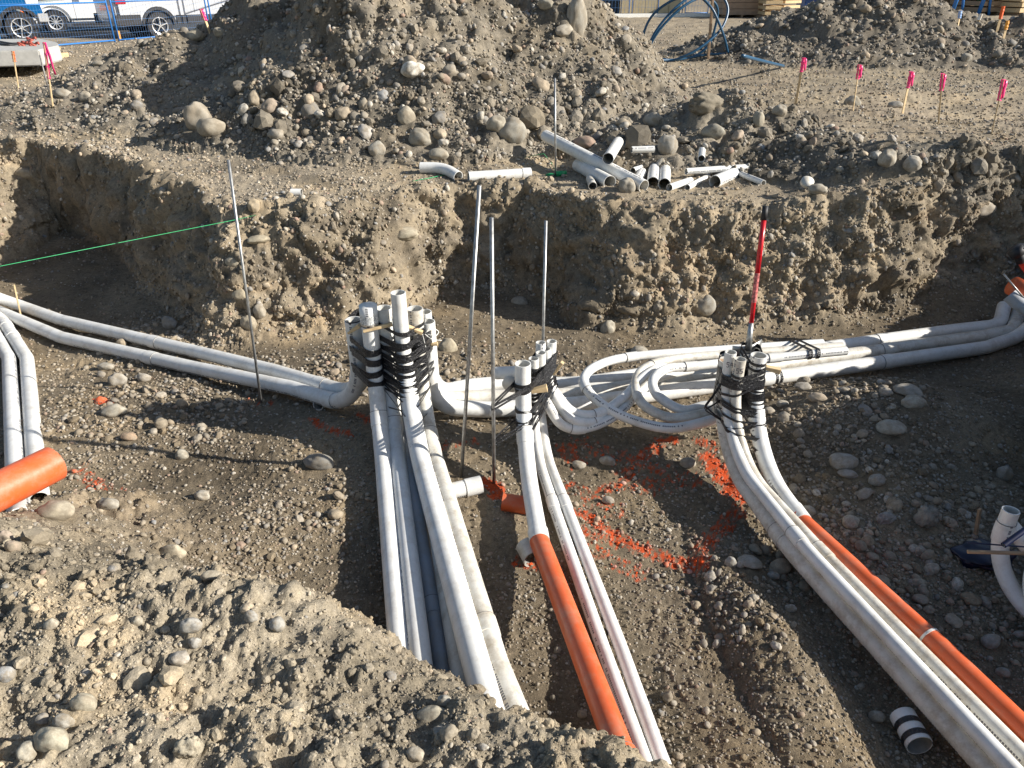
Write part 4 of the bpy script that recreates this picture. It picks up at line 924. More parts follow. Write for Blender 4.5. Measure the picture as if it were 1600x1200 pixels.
# right bundle
r1 = vert(1142, 550, 3.42); r2_ = vert(1157, 561, 3.36); r3 = vert(1186, 555, 3.44); r4_ = vert(1150, 552, 3.52)
for k_, p_ in (('r1', r1), ('r2', r2_), ('r3', r3), ('r4', r4_)): add_riser(k_, p_, .03 if k_ in 'r1r2' else .041)
def rrun(top, mids, ends, R, lift0=.05): return fillet([top, Vector((top.x, top.y, floor1(top.x, top.y)+lift0))]+mids+ends, [R]+[1.2]*(len(mids)+len(ends)-1), 18)
ext = lambda a, b_: b_+(b_-a).normalized()*.6
A0, A1 = W(1238, 860, -.58), W(1545, 1200, -.60); pRa = rrun(r4_+Vector((-.045, -.02, -.03)), [], [A0, A1, ext(A0, A1)], .62, .07)
B0, B1 = W(1262, 860, -.50), W(1580, 1200, -.52); pRb = rrun(r1, [], [B0, B1, ext(B0, B1)], .62, .16)
D0, D1 = W(1281, 860, -.54), W(1608, 1190, -.55); pRc = rrun(r2_, [], [D0, D1, ext(D0, D1)], .62, .14)
conduit('widest lower white pipe on the left side of the right-hand run', pRa, .045, M['pvc_dirty'], GR, joints=[1.12], twist=2)
R1o = conduit('left thin riser of the right bundle marked 54 with its long run', pRb, .03, M['pvc'], GR, joints=[1.15], wall=.004, twist=2)
R2o = conduit('front thin riser of the right bundle marked 55 with its long run', pRc, .03, M['pvc_dirty'], GR, joints=[1.2], wall=.004, twist=1.2)
jo = W(1254, 816, -.56); pRd = fillet([r3, Vector((r3.x, r3.y, -.57)), jo], .62, 18)
R3o = conduit('wider right-hand riser of the right bundle marked 12', pRd, .042, M['pvc'], GR, joints=[.3], twist=1)
sleeve(pRd, plen(pRd)-.10, plen(pRd), .0465, M['pvc'], R3o)
jr = W(1458, 1003, -.56); dj = (jr-jo).normalized(); je = W(1650, 1190, -.56)
conduit('bright orange pipe from the right bundle up to the joint ring', densify([jo-dj*.04, jr], .2), .0425, M['orange'], 'orange pipes right of the white run')
o = conduit('darker orange pipe from the joint ring to the right edge', densify([jr-dj*.02, je, je+dj*.4], .2), .0455, M['orange'], 'orange pipes right of the white run')
ring(jr-dj*.02, dj, .0475, .010, M['pvc'], o, 'rim')
# short pieces on the trench floor
def piece(label, p0, p1, r, material=None, cat='pipe offcut', group=None, bell=False, wall=.004, name='pipe_offcut', **k):
    pth = densify([p0, p1], .05); o = tube(name, pth, r, material or M['pvc'], None, wall=wall, twist=random.uniform(0, 6)); tag(o, label, cat, group)
    if bell: sleeve(pth, plen(pth)-.085, plen(pth), r+.004, material or M['pvc'], o)
    return o
piece('white offcut half under the centre pipes with a curved shadow on it', G(690, 771, .03), G(752, 757, .04), .044, cat='pipe offcut', bell=True)
piece('short orange pipe end behind the thick middle riser', G(785, 784, .03), G(842, 793, .035), .046, M['orange'])
piece('dull white ring behind the joint of the middle orange pipe', G(822, 852, .04), G(834, 874, .04), .05, M['pvc_dirty'])
piece('small pipe end showing under the left white sweep', G(497, 633, .035), G(520, 618, .05), .036, M['pvc_dirty'])
tc_ = [G(1410, 1118, .05), G(1437, 1165, .05)]
o = piece('short white pipe coupling with two black tape bands', tc_[0], tc_[1], .046, wall=.003)
for s_ in (.035, .085):
    pp_ = densify(tc_, .02); tube('tape_band', subpath(pp_, s_, s_+.022, 2), .0472, M['tape'], o, caps='none')
navy = simple('shade_darkened_blue', (.005, .009, .04), .4, var=.4)  # blue of strap and handle, darkened to put deep shade into the colour
# risers at the right edge
u1 = vert(1580, 797, 2.45); pu1 = fillet([u1, Vector((u1.x-.01, u1.y-.02, -.60)), W(1660, 1000, -.62)], .26, 14)
conduit('white riser bending away at the right edge in deep shade', pu1, .034, M['pvc'], 'white risers at the right edge', joints=[.06])
u2 = W(1600, 850, -.38); conduit('second white pipe crossing at the right edge in deep shade', catmull([u2+Vector((-.02, .08, .03)), W(1608, 855, -.42), W(1640, 870, -.45)], 6), .034, M['pvc'], 'white risers at the right edge')
pu3 = fillet([W(1622, 870, -.4), W(1606, 930, -.55), W(1650, 1000, -.6)], .2, 10); conduit('third white bend almost out of frame at the right edge', pu3, .034, M['pvc'], 'white risers at the right edge')
conduit('blue pipe slanting down across the shaded riser at the right edge', densify([W(1568, 852, -.3), W(1640, 800, -.2)], .1), .012, navy, None, cat='tool handle', name='tool_handle')
for lb, y0, y1, mt, rr_ in (('dirty grey rod crossing in front of the shaded riser at the right edge', 862, 866, M['lathold'], .008), ('thin blue strap, colour darkened for the shade, across the hollow at the right edge', 848, 858, M['fence'], .003)):
    o = tube('cross_rod', densify([W(1512, y0, -.36), W(1650, y1, -.36)], .1), rr_, navy if mt == M['fence'] else mt, None, caps='solid', seg=10); tag(o, lb, 'rod')
# crumpled blue plastic bag in the hollow
def lumpobj(name, label, cat, loc, s3, material, seed, amp=.35, sub=4):
    bm = bmesh.new(); bmesh.ops.create_icosphere(bm, subdivisions=sub, radius=1); off = Vector((seed, seed*2, 0))
    for v in bm.verts:
        q = v.co.normalized(); f_ = 1+amp*mnoise.noise(q*1.6+off)+amp*.6*abs(mnoise.noise(q*4+off)); v.co = Vector((q.x*s3[0], q.y*s3[1], q.z*s3[2]))*f_
    o = from_bm(name, bm, material, None, True); o.location = loc; tag(o, label, cat); return o
navy = simple('shade_darkened_blue', (.004, .006, .025), .4, var=.4)  # bag blue taken near black, the dark of the hollow painted in
lumpobj('plastic_bag', 'crumpled blue plastic bag, coloured near black for the shaded hollow at the right edge', 'bag', G(1540, 868, .02), (.12, .09, .035), navy, 4)
# ------------------------------------------------------------------ tape, straps
def hull(pts):
    pts = sorted(set(pts)); 
    def half(ps):
        h = []
        for p in ps:
            while len(h) >= 2 and (h[-1][0]-h[-2][0])*(p[1]-h[-2][1])-(h[-1][1]-h[-2][1])*(p[0]-h[-2][0]) <= 0: h.pop()
            h.append(p)
        return h
    a = half(pts); b_ = half(pts[::-1]); return a[:-1]+b_[:-1]
def wrap(parent, keys, zc, width=.016, off=.002, tilt=(0, 0), zw=0., mt=None, name='tape_band'):
    pts = []
    cs0 = [at_height(k, zc) for k in keys]; mcx = sum(c[0] for c in cs0)/len(cs0); mcy = sum(c[1] for c in cs0)/len(cs0)
    for k, c0_ in zip(keys, cs0):
        cx, cy, r = at_height(k, zc+tilt[0]*(c0_[0]-mcx)+tilt[1]*(c0_[1]-mcy))
        for i in range(28):
            th = i*math.pi/14; pts.append((round(cx+(r+off)*math.cos(th), 5), round(cy+(r+off)*math.sin(th), 5)))
    h = hull(pts); mx = sum(p[0] for p in h)/len(h); my = sum(p[1] for p in h)/len(h)
    V = []; n_h = len(h)
    for i, p in enumerate(h):
        zz = zc+tilt[0]*(p[0]-mx)+tilt[1]*(p[1]-my)+zw*math.sin(i*2*math.pi/n_h*2+zc*40); nx, ny = p[0]-mx, p[1]-my; L = math.hypot(nx, ny) or 1; nx /= L; ny /= L
        V += [(p[0], p[1], zz-width/2), (p[0]+nx*.0012, p[1]+ny*.0012, zz-width/2), (p[0]+nx*.0016, p[1]+ny*.0016, zz+width/2), (p[0], p[1], zz+width/2)]
    Fc = []
    for i in range(n_h):
        j = (i+1) % n_h
        for k in range(4): Fc.append((i*4+k, j*4+k, j*4+(k+1) % 4, i*4+(k+1) % 4))
    return mesh_obj(name, V, Fc, mt or M['tape'], parent, smooth=False)
PATHS.update(c1=pc1, c2=pc2, c3=pc3, c4=pc4, l1=pl1, l2=pl2, cL=pB, cL2=pA, g1=pR1, g3=pR3, m1=pm1, t1=pt1, t2=pt2, t3=S2, t4=S1, r1=pRb, r2=pRc, r3=pRd, r4=pRa, q1=L2, q2=L1, q3=L3)
# rods first, as two of them are taped to the bundles
def rod(label, b0, b1, r=.0085, mt=None, name='steel_rod', cat='steel rod', bury=.12):
    b0, b1 = Vector(b0), Vector(b1); d = (b1-b0).normalized()
    o = tube(name, [b0-d*bury, b1], r, mt or M['steel'], None, caps='solid', seg=12); tag(o, label, cat, 'steel rods standing in the trench'); return o
q = G(408, 628); rod('leaning steel rod standing left of the two long white pipes', q, vert(357, 250, q.y+.05))
q = G(721, 745); rod('steel rod leaning right between the centre and middle bundles', q, vert(749, 290, q.y+.02), .0095)
q = G(772, 755); qt = vert(768, 340, q.y+.02); rod('straight steel rod tied to the thick riser of the middle bundle', q, qt, .0095)
risers['rodm'] = ((q.x+qt.x)/2, (q.y+qt.y)/2, .009, 0)
q = Vector((.178, 3.86, floor1(.178, 3.86))); rod('steel rod rising out of the back of the middle bundle', q, vert(853, 345, 3.86), .0085)
q = G(868, 275); rod('steel rod standing on the trench lip by the green coil', q, vert(867, 122, q.y+.02), .0095)
q = G(79, 152); rod('thin bare rod beside the pink-flagged lath on the left', q, vert(62, 86, q.y), .009, M['rust'])
GT = 'black tape wrappings of the pipe bundles'
tp = empty('tape_wrap', 'dense black tape round the left risers of the centre bundle', 'tape', GT, (c1.x, c1.y, 0))
tp2 = empty('tape_wrap', 'criss-crossing black tape round the tall risers of the centre bundle', 'tape', GT, (c3.x, c3.y, 0))
tp3 = empty('tape_wrap', 'black tape tying the middle bundle to the steel rod', 'tape', GT, (m1.x, m1.y, 0))
tp4 = empty('tape_wrap', 'heavy black tape zigzag round the right bundle', 'tape', GT, (r1.x, r1.y, 0))
def wz(parent, keys, zc, **k):
    o = wrap(parent, keys, zc, **k); o.matrix_parent_inverse = Matrix.Translation(-parent.location); return o
rt_ = random.Random(3)
def windings(parent, sets, z0, z1, n_, w0, w1, tmax):
    for i in range(n_):
        ks = sets[rt_.randrange(len(sets))]; zc = z0+(z1-z0)*(i+rt_.uniform(-.3, .3))/(n_-1)
        wz(parent, ks, zc, width=rt_.uniform(w0, w1), tilt=(rt_.uniform(-tmax, tmax), rt_.uniform(-.05, .12)), off=.0022+.0006*(i % 6), zw=.002)
LK = ['c1', 'cL', 'cL2']
windings(tp, [['cL', 'cL2']], -.01, -.07, 3, .02, .03, .1); windings(tp, [LK, LK, ['cL', 'cL2']], -.10, -.31, 15, .024, .036, .18)
CK = ['c2', 'c3', 'c4']; ALL = ['c2', 'c3', 'c4', 'g1', 'g3']
wz(tp2, CK, .0, width=.02, tilt=(-.1, .1)); wz(tp2, CK, -.015, width=.018, tilt=(-.22, 0))
windings(tp2, [ALL, CK, CK], -.08, -.36, 20, .011, .019, .3); windings(tp2, [['c4', 'g1'], ['c4', 'g1', 'g3']], -.10, -.25, 8, .022, .034, .1); windings(tp2, [['c2', 'c3']], -.1, -.33, 7, .012, .02, .15)
wz(tp2, CK, -.41, width=.008, tilt=(.35, 0)); wz(tp2, CK, -.42, width=.008, tilt=(-.4, 0))
MK = ['m1', 't1', 't2', 't3', 't4']; TK = MK[1:]
for i, (ks, zc, wdt, ti) in enumerate([(['m1', 'rodm'], -.205, .016, (0, 0)), (['m1', 'rodm'], -.222, .014, (.05, 0)), (MK, -.20, .018, (.05, .12)), (MK, -.185, .016, (.0, .1)), (MK, -.215, .012, (.1, .1)), (['m1', 'rodm'], -.40, .014, (.25, 0)), (['m1', 'rodm'], -.415, .010, (.3, 0))]):
    wz(tp3, ks, zc, width=wdt, tilt=ti, off=.002+.0008*(i % 4), zw=.002)
windings(tp3, [TK], -.19, -.29, 8, .02, .03, .18); windings(tp3, [MK], -.19, -.225, 3, .016, .022, .05); windings(tp3, [MK, MK, TK], -.31, -.40, 9, .014, .024, .16); windings(tp3, [['t1', 't2']], -.40, -.44, 2, .02, .03, .1)
RK = ['r1', 'r2', 'r3', 'r4']; RA = RK+['q2', 'q3', 'q1']
windings(tp4, [['r3', 'q3', 'q2'], ['r2', 'r3', 'q3']], -.075, -.12, 4, .012, .018, .15); windings(tp4, [RA], -.125, -.19, 7, .015, .024, .15); windings(tp4, [RA, ['r3', 'q3', 'q2']], -.21, -.40, 17, .012, .02, .3); windings(tp4, [['r3', 'q3']], -.17, -.39, 12, .018, .03, .1)
windings(tp4, [['q1', 'r4', 'q2']], -.15, -.40, 9, .016, .026, .15)
for zc in (-.43, -.475): wz(tp4, ['r3'], zc, width=.02); wz(tp4, ['r4'], zc, width=.02)
# ribbon running out to the curled loops
def ribbon(parent, pts, width, mt, name='tape_band', upv=Vector((0, 0, 1))):
    V = []; Fc = []
    for i, p in enumerate(pts):
        p = Vector(p); V += [p-upv*width/2, p+upv*width/2, p+upv*width/2+Vector((0, .0015, 0)), p-upv*width/2+Vector((0, .0015, 0))]
    for i in range(len(pts)-1):
        for k in range(4): Fc.append((i*4+k, i*4+4+k, i*4+4+(k+1) % 4, i*4+(k+1) % 4))
    o = mesh_obj(name, V, Fc, mt, parent, smooth=False)
    if parent: o.matrix_parent_inverse = Matrix.Translation(-parent.location)
    return o
for a, b_, wd in (((1127, 600, 3.40), (1101, 636, 3.38), .03), ((1130, 622, 3.40), (1102, 640, 3.37), .012), ((1101, 634, 3.37), (1132, 660, 3.36), .012), ((1102, 641, 3.37), (1140, 664, 3.35), .008), ((1127, 578, 3.41), (1112, 622, 3.39), .02)):
    ribbon(tp4, [vert(*a), vert((a[0]+b_[0])/2, (a[1]+b_[1])/2+1, (a[2]+b_[2])/2-.004), vert(*b_)], wd, M['tape'])
# bands on the back straights
def band_over(label, px, ys_, zc, width):
    pts = [W(px-3, ys_[0], -.42)]+[W(px+i*2, y_, zc) for i, y_ in enumerate(ys_)]; return pts
ob = empty('tape_strap', 'black strap tying three thin pipes onto the big white pipe', 'tape', None, tuple(W(1280, 560, -.5)))
def loopband(parent, cpts, r, d, width=.016):
    """band in the plane across the pipes: hull of circles round the given centres"""
    d = d.normalized(); a = d.cross(Vector((0, 0, 1))).normalized(); b_ = a.cross(d); o0 = cpts[0]; pts = []
    for c, r_ in zip(cpts, r):
        for i in range(24):
            th = i*math.pi/12; pts.append((round((c-o0).dot(a)+(r_+.002)*math.cos(th), 5), round((c-o0).dot(b_)+(r_+.002)*math.sin(th), 5)))
    h = hull(pts); V = []; Fc = []; n_h = len(h)
    for p in h:
        w_ = o0+a*p[0]+b_*p[1]; V += [w_-d*width/2, w_+d*width/2]
    mx = sum((Vector(v) for v in V), Vector())/len(V)
    V = V+[v+(v-mx).normalized()*.0015 for v in V]; m2 = n_h*2
    for i in range(n_h):
        j = (i+1) % n_h; Fc += [(i*2+m2, j*2+m2, j*2+1+m2, i*2+1+m2), (i*2, i*2+1, j*2+1, j*2), (i*2, j*2, j*2+m2, i*2+m2), (i*2+1, i*2+1+m2, j*2+1+m2, j*2+1)]
    o = mesh_obj('tape_band', V, Fc, M['tape'], parent, smooth=False); o.matrix_parent_inverse = Matrix.Translation(-parent.location); return o
def nearest_on(path, X_):
    i = min(range(len(path)-1), key=lambda k: (0 if (path[k].x-X_)*(path[k+1].x-X_) <= 0 else min(abs(path[k].x-X_), abs(path[k+1].x-X_)))+(10 if max(path[k].y, path[k+1].y) < 3.9 or (path[k+1]-path[k]).length < 1e-5 else 0)); a, b_ = path[i], path[i+1]
    if abs(b_.x-a.x) < 1e-6: return a, (b_-a)
    t = max(0, min(1, (X_-a.x)/(b_.x-a.x))); return a.lerp(b_, t), (b_-a)
for X_, wd in ((1.93, .034), (1.985, .03)):
    items = []
    for pth, r_ in ((L1, .029), (L2, .029), (L3, .029), (pR1, .052), (pR2, .052), (pR3, .052)):
        c_, d_ = nearest_on(pth, X_); items.append((c_, r_))
    items.sort(key=lambda q: -q[0].y); d_ = nearest_on(pR3, X_)[1].normalized(); pts = []
    c0_, r0_ = items[0]; pts += [c0_+Vector((0, r0_+.004, -r0_)), c0_+Vector((0, r0_+.003, r0_*.4))]
    for c_, r_ in items: pts.append(c_+Vector((0, 0, r_+.0035)))
    hp = [pts[2]]                                     # taut: only the points that carry the strap
    for p in pts[3:]:
        while len(hp) > 1 and (hp[-1].z-hp[-2].z)*(p.y-hp[-2].y) > (p.z-hp[-2].z)*(hp[-1].y-hp[-2].y): hp.pop()
        hp.append(p)
    c9, r9 = items[-1]; pts = pts[:2]+hp+[c9+Vector((0, -(r9+.0035)*math.cos(t), (r9+.0035)*math.sin(t))) for t in (1.1, .6, .1, -.5, -1.1)]
    V = []; Fc = []
    for p in pts: V += [p-d_*wd/2, p+d_*wd/2]
    for i in range(len(pts)-1): Fc.append((i*2, i*2+1, i*2+3, i*2+2))
    o = mesh_obj('tape_band', V, Fc, M['tape'], ob, smooth=False); o.matrix_parent_inverse = Matrix.Translation(-ob.location); o.modifiers.new('thick', 'SOLIDIFY').thickness = .002
ob2 = empty('tape_strap', 'black tape turns round the front big white pipe left of the strap', 'tape', None, tuple(nearest_on(pR3, 1.85)[0]))
for X_ in (1.84, 1.875): c_, d_ = nearest_on(pR3, X_); loopband(ob2, [c_], [.052], d_, .02)
# wooden wedges driven into the bundles
def wedge(label, p0, p1, w_=.03, h_=.018, mt=None):
    bm = bmesh.new(); p0, p1 = Vector(p0), Vector(p1); d = (p1-p0).normalized(); s_ = d.cross(Vector((0, 0, 1))).normalized(); u_ = s_.cross(d)
    vs = [bm.verts.new(p0+s_*a*w_/2+u_*b_*h_/4) for a, b_ in ((-1, -1), (1, -1), (1, 1), (-1, 1))]+[bm.verts.new(p1+s_*a*w_/2+u_*b_*h_/2) for a, b_ in ((-1, -1), (1, -1), (1, 1), (-1, 1))]
    for f in ((3, 2, 1, 0), (4, 5, 6, 7), (0, 1, 5, 4), (1, 2, 6, 5), (2, 3, 7, 6), (3, 0, 4, 7)): bm.faces.new([vs[i] for i in f])
    bmesh.ops.bevel(bm, geom=bm.edges[:], offset=.002, segments=1, affect='EDGES')
    o = from_bm('wooden_wedge', bm, mt or M['lath']); return tag(o, label, 'wooden wedge', 'wooden wedges stuck in the pipe bundles')
wedge('pale wedge lying across the two left risers of the centre bundle', vert(567, 518, 3.66), vert(613, 506, 3.70), .02, .022)
wedge('wedge sticking out behind the leftmost taped riser', vert(545, 520, 3.78), vert(563, 508, 3.75), .03, .025)
wedge('wedge to the right of the tallest riser', vert(638, 510, 3.72), vert(660, 520, 3.72), .03, .02)
wedge('small wedge under the white bow of twine', vert(664, 538, 3.86), vert(684, 537, 3.86), .03, .016)
wedge('split wood wedge pinned under tape at the right of the middle bundle', vert(866, 585, 3.56), vert(879, 566, 3.54), .025, .02)
wedge('wood block jammed between the thick riser and the thin ones', vert(830, 611, 3.5), vert(855, 606, 3.5), .035, .035)
wedge('squared timber stub poking out right of the right bundle', vert(1182, 570, 3.44), vert(1219, 580, 3.42), .03, .028)
wedge('grey wood tip poking out left of the right bundle', vert(1139, 566, 3.5), vert(1122, 562, 3.52), .03, .012, M['lathold'])
# twine bow
tw = empty('twine', 'white twine knotted in a bow at the right of the centre bundle', 'twine', None, tuple(vert(668, 520, 3.8)))
for pts in ([(664, 520), (676, 514), (685, 518), (680, 525), (668, 522)], [(666, 520), (672, 511), (679, 513), (674, 520)], [(664, 522), (675, 530), (690, 532)], [(660, 522), (664, 538), (667, 550)], [(616, 492), (625, 500), (636, 497), (639, 490)]):
    pth = catmull([vert(a, b_, 3.76+.015*(i % 3)) for i, (a, b_) in enumerate(pts)], 6); o = tube('twine_strand', pth, .0022, M['twine'], tw, seg=6, caps='solid'); o.matrix_parent_inverse = Matrix.Translation(-tw.location)
# handwritten numbers on the risers
DIG = {'1': [[(.5, 0), (.5, 1)]], '2': [[(0, .8), (.4, 1), (.9, .8), (.8, .5), (0, 0), (1, 0)]], '4': [[(.1, 1), (0, .45), (1, .45)], [(.8, .9), (.75, 0)]], '5': [[(.95, 1), (.1, 1), (.05, .55), (.7, .6), (.95, .3), (.6, 0), (0, .08)]]}
def write_on(parent, p, r, text, h_, ang0=-1.57):
    for ci, ch in enumerate(text):
        for stroke in DIG[ch]:
            pth = []
            for (u_, v_) in stroke:
                a = ang0+(ci*.75*h_+u_*.5*h_-.75*h_*len(text)/2)/r; pth.append(Vector((p.x+(r+.0008)*math.cos(a), p.y+(r+.0008)*math.sin(a), p.z+v_*h_)))
            tube('marking', densify(pth, .006), .0016, M['ink'], parent, seg=5, caps='solid')
write_on(R1o, r1-Vector((0, 0, .075)), .03, '54', .028); write_on(R2o, r2_-Vector((0, 0, .07)), .03, '55', .028); write_on(R3o, r3-Vector((0, 0, .06)), .042, '12', .03)
# ------------------------------------------------------------------ shovel behind the right bundle
sb = vert(1168, 552, 3.62); stp = vert(1196, 322, 3.78); d = (stp-sb).normalized(); L = (stp-sb).length
sh = empty('shovel', 'red handled shovel standing behind the right bundle', 'shovel', None, tuple(sb))
def rp(o): o.matrix_parent_inverse = Matrix.Translation(-sh.location); return o
rp(tube('handle', [sb+d*L*.20, sb+d*L*.55], .0125, M['red'], sh, seg=14, caps='solid')); rp(tube('handle', [sb+d*L*.55, sb+d*L*.93], .0135, M['red'], sh, seg=14, caps='solid'))
rp(tube('sheen_band', [sb+d*L*.36, sb+d*L*.56], .0139, simple('painted_handle_sheen', (.5, .14, .13), .4, var=.8, scale=60), sh, seg=14, caps='none'))  # whitish sheen of the red handle, painted as a paler band
rp(tube('grip', [sb+d*L*.91, stp], .0155, M['blk'], sh, seg=14, caps='solid'))
rp(tube('socket', [sb+d*L*.02, sb+d*L*.22], .015, M['steel'], sh, seg=12, caps='solid', radii=[.02, .0125]))
V = []; Fc = []
for i in range(9):
    for j in range(7):
        v_ = i/8; u_ = (j/6-.5)*2; wd_ = .085*(1 if v_ < .6 else math.sqrt(max(0, 1-((v_-.6)/.42)**2))); V.append(Vector((u_*wd_, .03*(u_*u_)-.01, -v_*.27)))
for i in range(8):
    for j in range(6): Fc.append((i*7+j, i*7+j+1, i*7+8+j, i*7+7+j))
bl = mesh_obj('blade', V, Fc, M['steel'], sh); sol = bl.modifiers.new('thick', 'SOLIDIFY'); sol.thickness = .003; bl.rotation_euler = (.1, -.15, .2); bl.location = (0.005, 0.02, .045)
# ------------------------------------------------------------------ offcuts on the lip
GO = 'white pipe offcuts scattered on the trench lip'
def lay(px0, py0, px1, py1, wpx, label, mt=None, bell=False, lift=0., l0=0., l1=0., sl=.36):
    near, farp = ((px0, py0), (px1, py1)) if py0 > py1 else ((px1, py1), (px0, py0))
    n0 = hit(*near)[0]; r = wpx*dep(n0)/F/2; A = G(near[0], near[1], r*.8); zf_ = A.z
    for _ in range(8):
        B = W(farp[0], farp[1], zf_); horiz = math.hypot(B.x-A.x, B.y-A.y); zf_ = min(max(A.z, gz(B.x, B.y)+r*.6), A.z+horiz*sl)
    B = W(farp[0], farp[1], zf_) if sl < .8 else G(farp[0], farp[1], r*.75+.2); a, b_ = (A, B) if (px0, py0) == near else (B, A); r *= .5*(1+dep((a+b_)/2)/dep(A))
    return piece(label, a, b_, r, mt or M['pvc'], group=GO, bell=bell)
eb = [G(657, 262, .04), G(694, 262, .06), G(716, 276, .03)]
o = tube('pipe_offcut', fillet(eb, .3, 10), .052, M['pvc'], None); tag(o, 'white elbow offcut, left of the straight offcut on the lip', 'pipe offcut', GO)
lay(732, 277, 829, 271, 17, 'straight white offcut with belled end lying right of the elbow offcut', bell=True)
lay(852, 212, 1006, 291, 19, 'longest white offcut slanting down from the foot of the heap', bell=False, sl=.9)
lay(903, 258, 953, 285, 20, 'short thick offcut lying left of the longest offcut')
lay(966, 222, 950, 248, 16, 'offcut standing out behind the longest offcut', l0=.03)
lay(922, 279, 926, 291, 13, 'small white ring stuck in the soil left of the offcuts', M['pvc_dirty'])
lay(987, 234, 1022, 233, 9, 'thin offcut lying behind the upright pair', l0=.06, l1=.10)
lay(1025, 234, 1020, 286, 18, 'left one of two thick offcuts pointing at the trench', l0=.05)
lay(1040, 250, 1038, 288, 18, 'right one of two thick offcuts pointing at the trench', l0=.03)
lay(1004, 262, 989, 267, 10, 'little offcut with brown inside behind the longest offcut')
lay(1003, 269, 996, 281, 14, 'stubby offcut squeezed beside the longest offcut')
lay(1079, 282, 1046, 293, 11, 'thin offcut touching the right upright offcut')
lay(1072, 268, 1172, 261, 10, 'long thin offcut lying nearly level on the right')
lay(1111, 273, 1074, 293, 9, 'thin offcut slanting between the level one and the thick one')
lay(1150, 270, 1117, 284, 19, 'short thick offcut in the right of the scatter')
lay(1155, 271, 1193, 286, 9, 'thin offcut reaching right from behind the short thick one')
lay(1097, 235, 1096, 248, 9, 'tiny white stub standing on the low spoil ridge', l0=.02)
o = lay(455, 301, 471, 301, 12, 'white pipe ring half sunk in the dirt at the lip of the sunlit wall', M['pvc'])
cp = G(1260, 287, .02); o = tube('conduit_plug', [cp, cp+Vector((0, -.02, .03))], .055, M['pvc_dirty'], None, caps='solid'); tag(o, 'round white pipe cap on the lip next to a grey cobble', 'pipe cap')
lumpobj('paper_scrap', 'small crumpled white scrap on the right end of the lip', 'litter', G(1350, 305, .01), (.06, .05, .015), M['pvc_dirty'], 3)
# green line reel pieces and mason line
gx = G(877, 272, .02); o = tube('line_reel', [gx+Vector((-.05, 0, 0)), gx+Vector((.05, .01, .01))], .022, M['greenp'], None, caps='solid', radii=[.028, .02]); tag(o, 'green plastic reel lying at the foot of the lip rod', 'line reel')
lumpobj('green_tangle', 'tangle of green line left of the green reel', 'string', G(861, 273, .01), (.05, .03, .012), M['greenp'], 9, .5, 3)
def line(label, pts, r=.0022): o = tube('mason_line', pts, r, M['string'], None, seg=6, caps='solid'); return tag(o, label, 'string')
a_ = hit(400, 336)[0]; line('taut green line crossing the side trench from the left edge', [a_, vert(365, 344, 5.0), vert(0, 416, 4.0), vert(-200, 455, 3.6)], .0017)
line('slack green line running under the white elbow offcut', [G(645, 283, .01), G(672, 278, .01), G(700, 272, .02)], .003)
line('green line lying between the rod and the long offcut', [G(820, 246, .01), G(850, 240, .03), G(862, 255, .02), G(868, 268, .02)], .0025)
# ------------------------------------------------------------------ stakes
def stake(base, top, label, flagmat, f0, f1, wd=.032, group='wooden survey stakes with coloured flagging', mt=None, cat='survey stake', flap=True):
    b0 = G(*base); t0 = vert(top[0], top[1], b0.y+.02); d = (t0-b0)
    st = empty('survey_stake', label, cat, group, tuple(b0)); inv = Matrix.Translation(-b0)
    bm = bmesh.new(); beam(bm, b0-d.normalized()*.15, t0, wd, .012); bmesh.ops.bevel(bm, geom=bm.edges[:], offset=.0015, segments=1, affect='EDGES')
    o = from_bm('lath', bm, mt or M['lath'], st); o.matrix_parent_inverse = inv
    if flagmat:
        a = b0.lerp(t0, f0); c_ = b0.lerp(t0, f1); L_ = (c_-a).length; V = []; Fc = []; rr_ = random.Random(base[0])
        nseg = 9
        for i in range(nseg+1):
            p = a.lerp(c_, i/nseg); w0 = wd*(.62+.12*rr_.random()) + (.006 if i % 3 == 0 else 0)
            for k in range(8):
                th = k*math.pi/4; V.append(p+Vector((math.cos(th)*w0, math.sin(th)*w0*.6, rr_.uniform(-.004, .004))))
        for i in range(nseg):
            for k in range(8): Fc.append((i*8+k, i*8+(k+1) % 8, i*8+8+(k+1) % 8, i*8+8+k))
        Fc.append(tuple(nseg*8+k for k in range(8)))
        o = mesh_obj('flagging', V, Fc, flagmat, st, smooth=False); o.matrix_parent_inverse = inv
        if flap:
            V = []; Fc = []
            for i in range(6):
                p = c_+Vector((.02+.004*i, -.022, -.01-i*L_*.17)); V += [p+Vector((-.012, 0, 0)), p+Vector((.016+.004*math.sin(i), -.006*math.sin(i*2), 0))]
            for i in range(5): Fc.append((i*2, i*2+1, i*2+3, i*2+2))
            o = mesh_obj('flag_tail', V, Fc, flagmat, st, smooth=True); o.matrix_parent_inverse = inv; o.modifiers.new('t', 'SOLIDIFY').thickness = .001
    return st
for (b_, t_, n_l, f0) in (((1243, 163), (1256, 90), 'leftmost', .7), ((1333, 171), (1343, 101), 'second from left', .68), ((1410, 178), (1424, 112), 'middle', .62), ((1466, 192), (1473, 115), 'second from right', .66), ((1549, 210), (1568, 124), 'rightmost', .62)):
    stake(b_, t_, n_l+' of the five pink-flagged stakes on the right', M['pink'], f0, 1.0, .036, 'pink-flagged stakes in a line on the right')
stake((29, 138), (20, 80), 'orange-topped yellow lath at the left edge by the concrete slab', M['orangetape'], .72, 1., .036, flap=False)
stake((83, 168), (69, 66), 'pink-flagged lath in front of the concrete slab on the left', M['pink'], .45, 1., .026)
stake((329, 53), (314, 14), 'pink-topped stake behind the small mound by the blue fence', M['pink'], .55, 1., .045, flap=False)
stake((34, 500), (22, 445), 'bare wooden peg beside the left white pipes', None, 0, 0, .03)
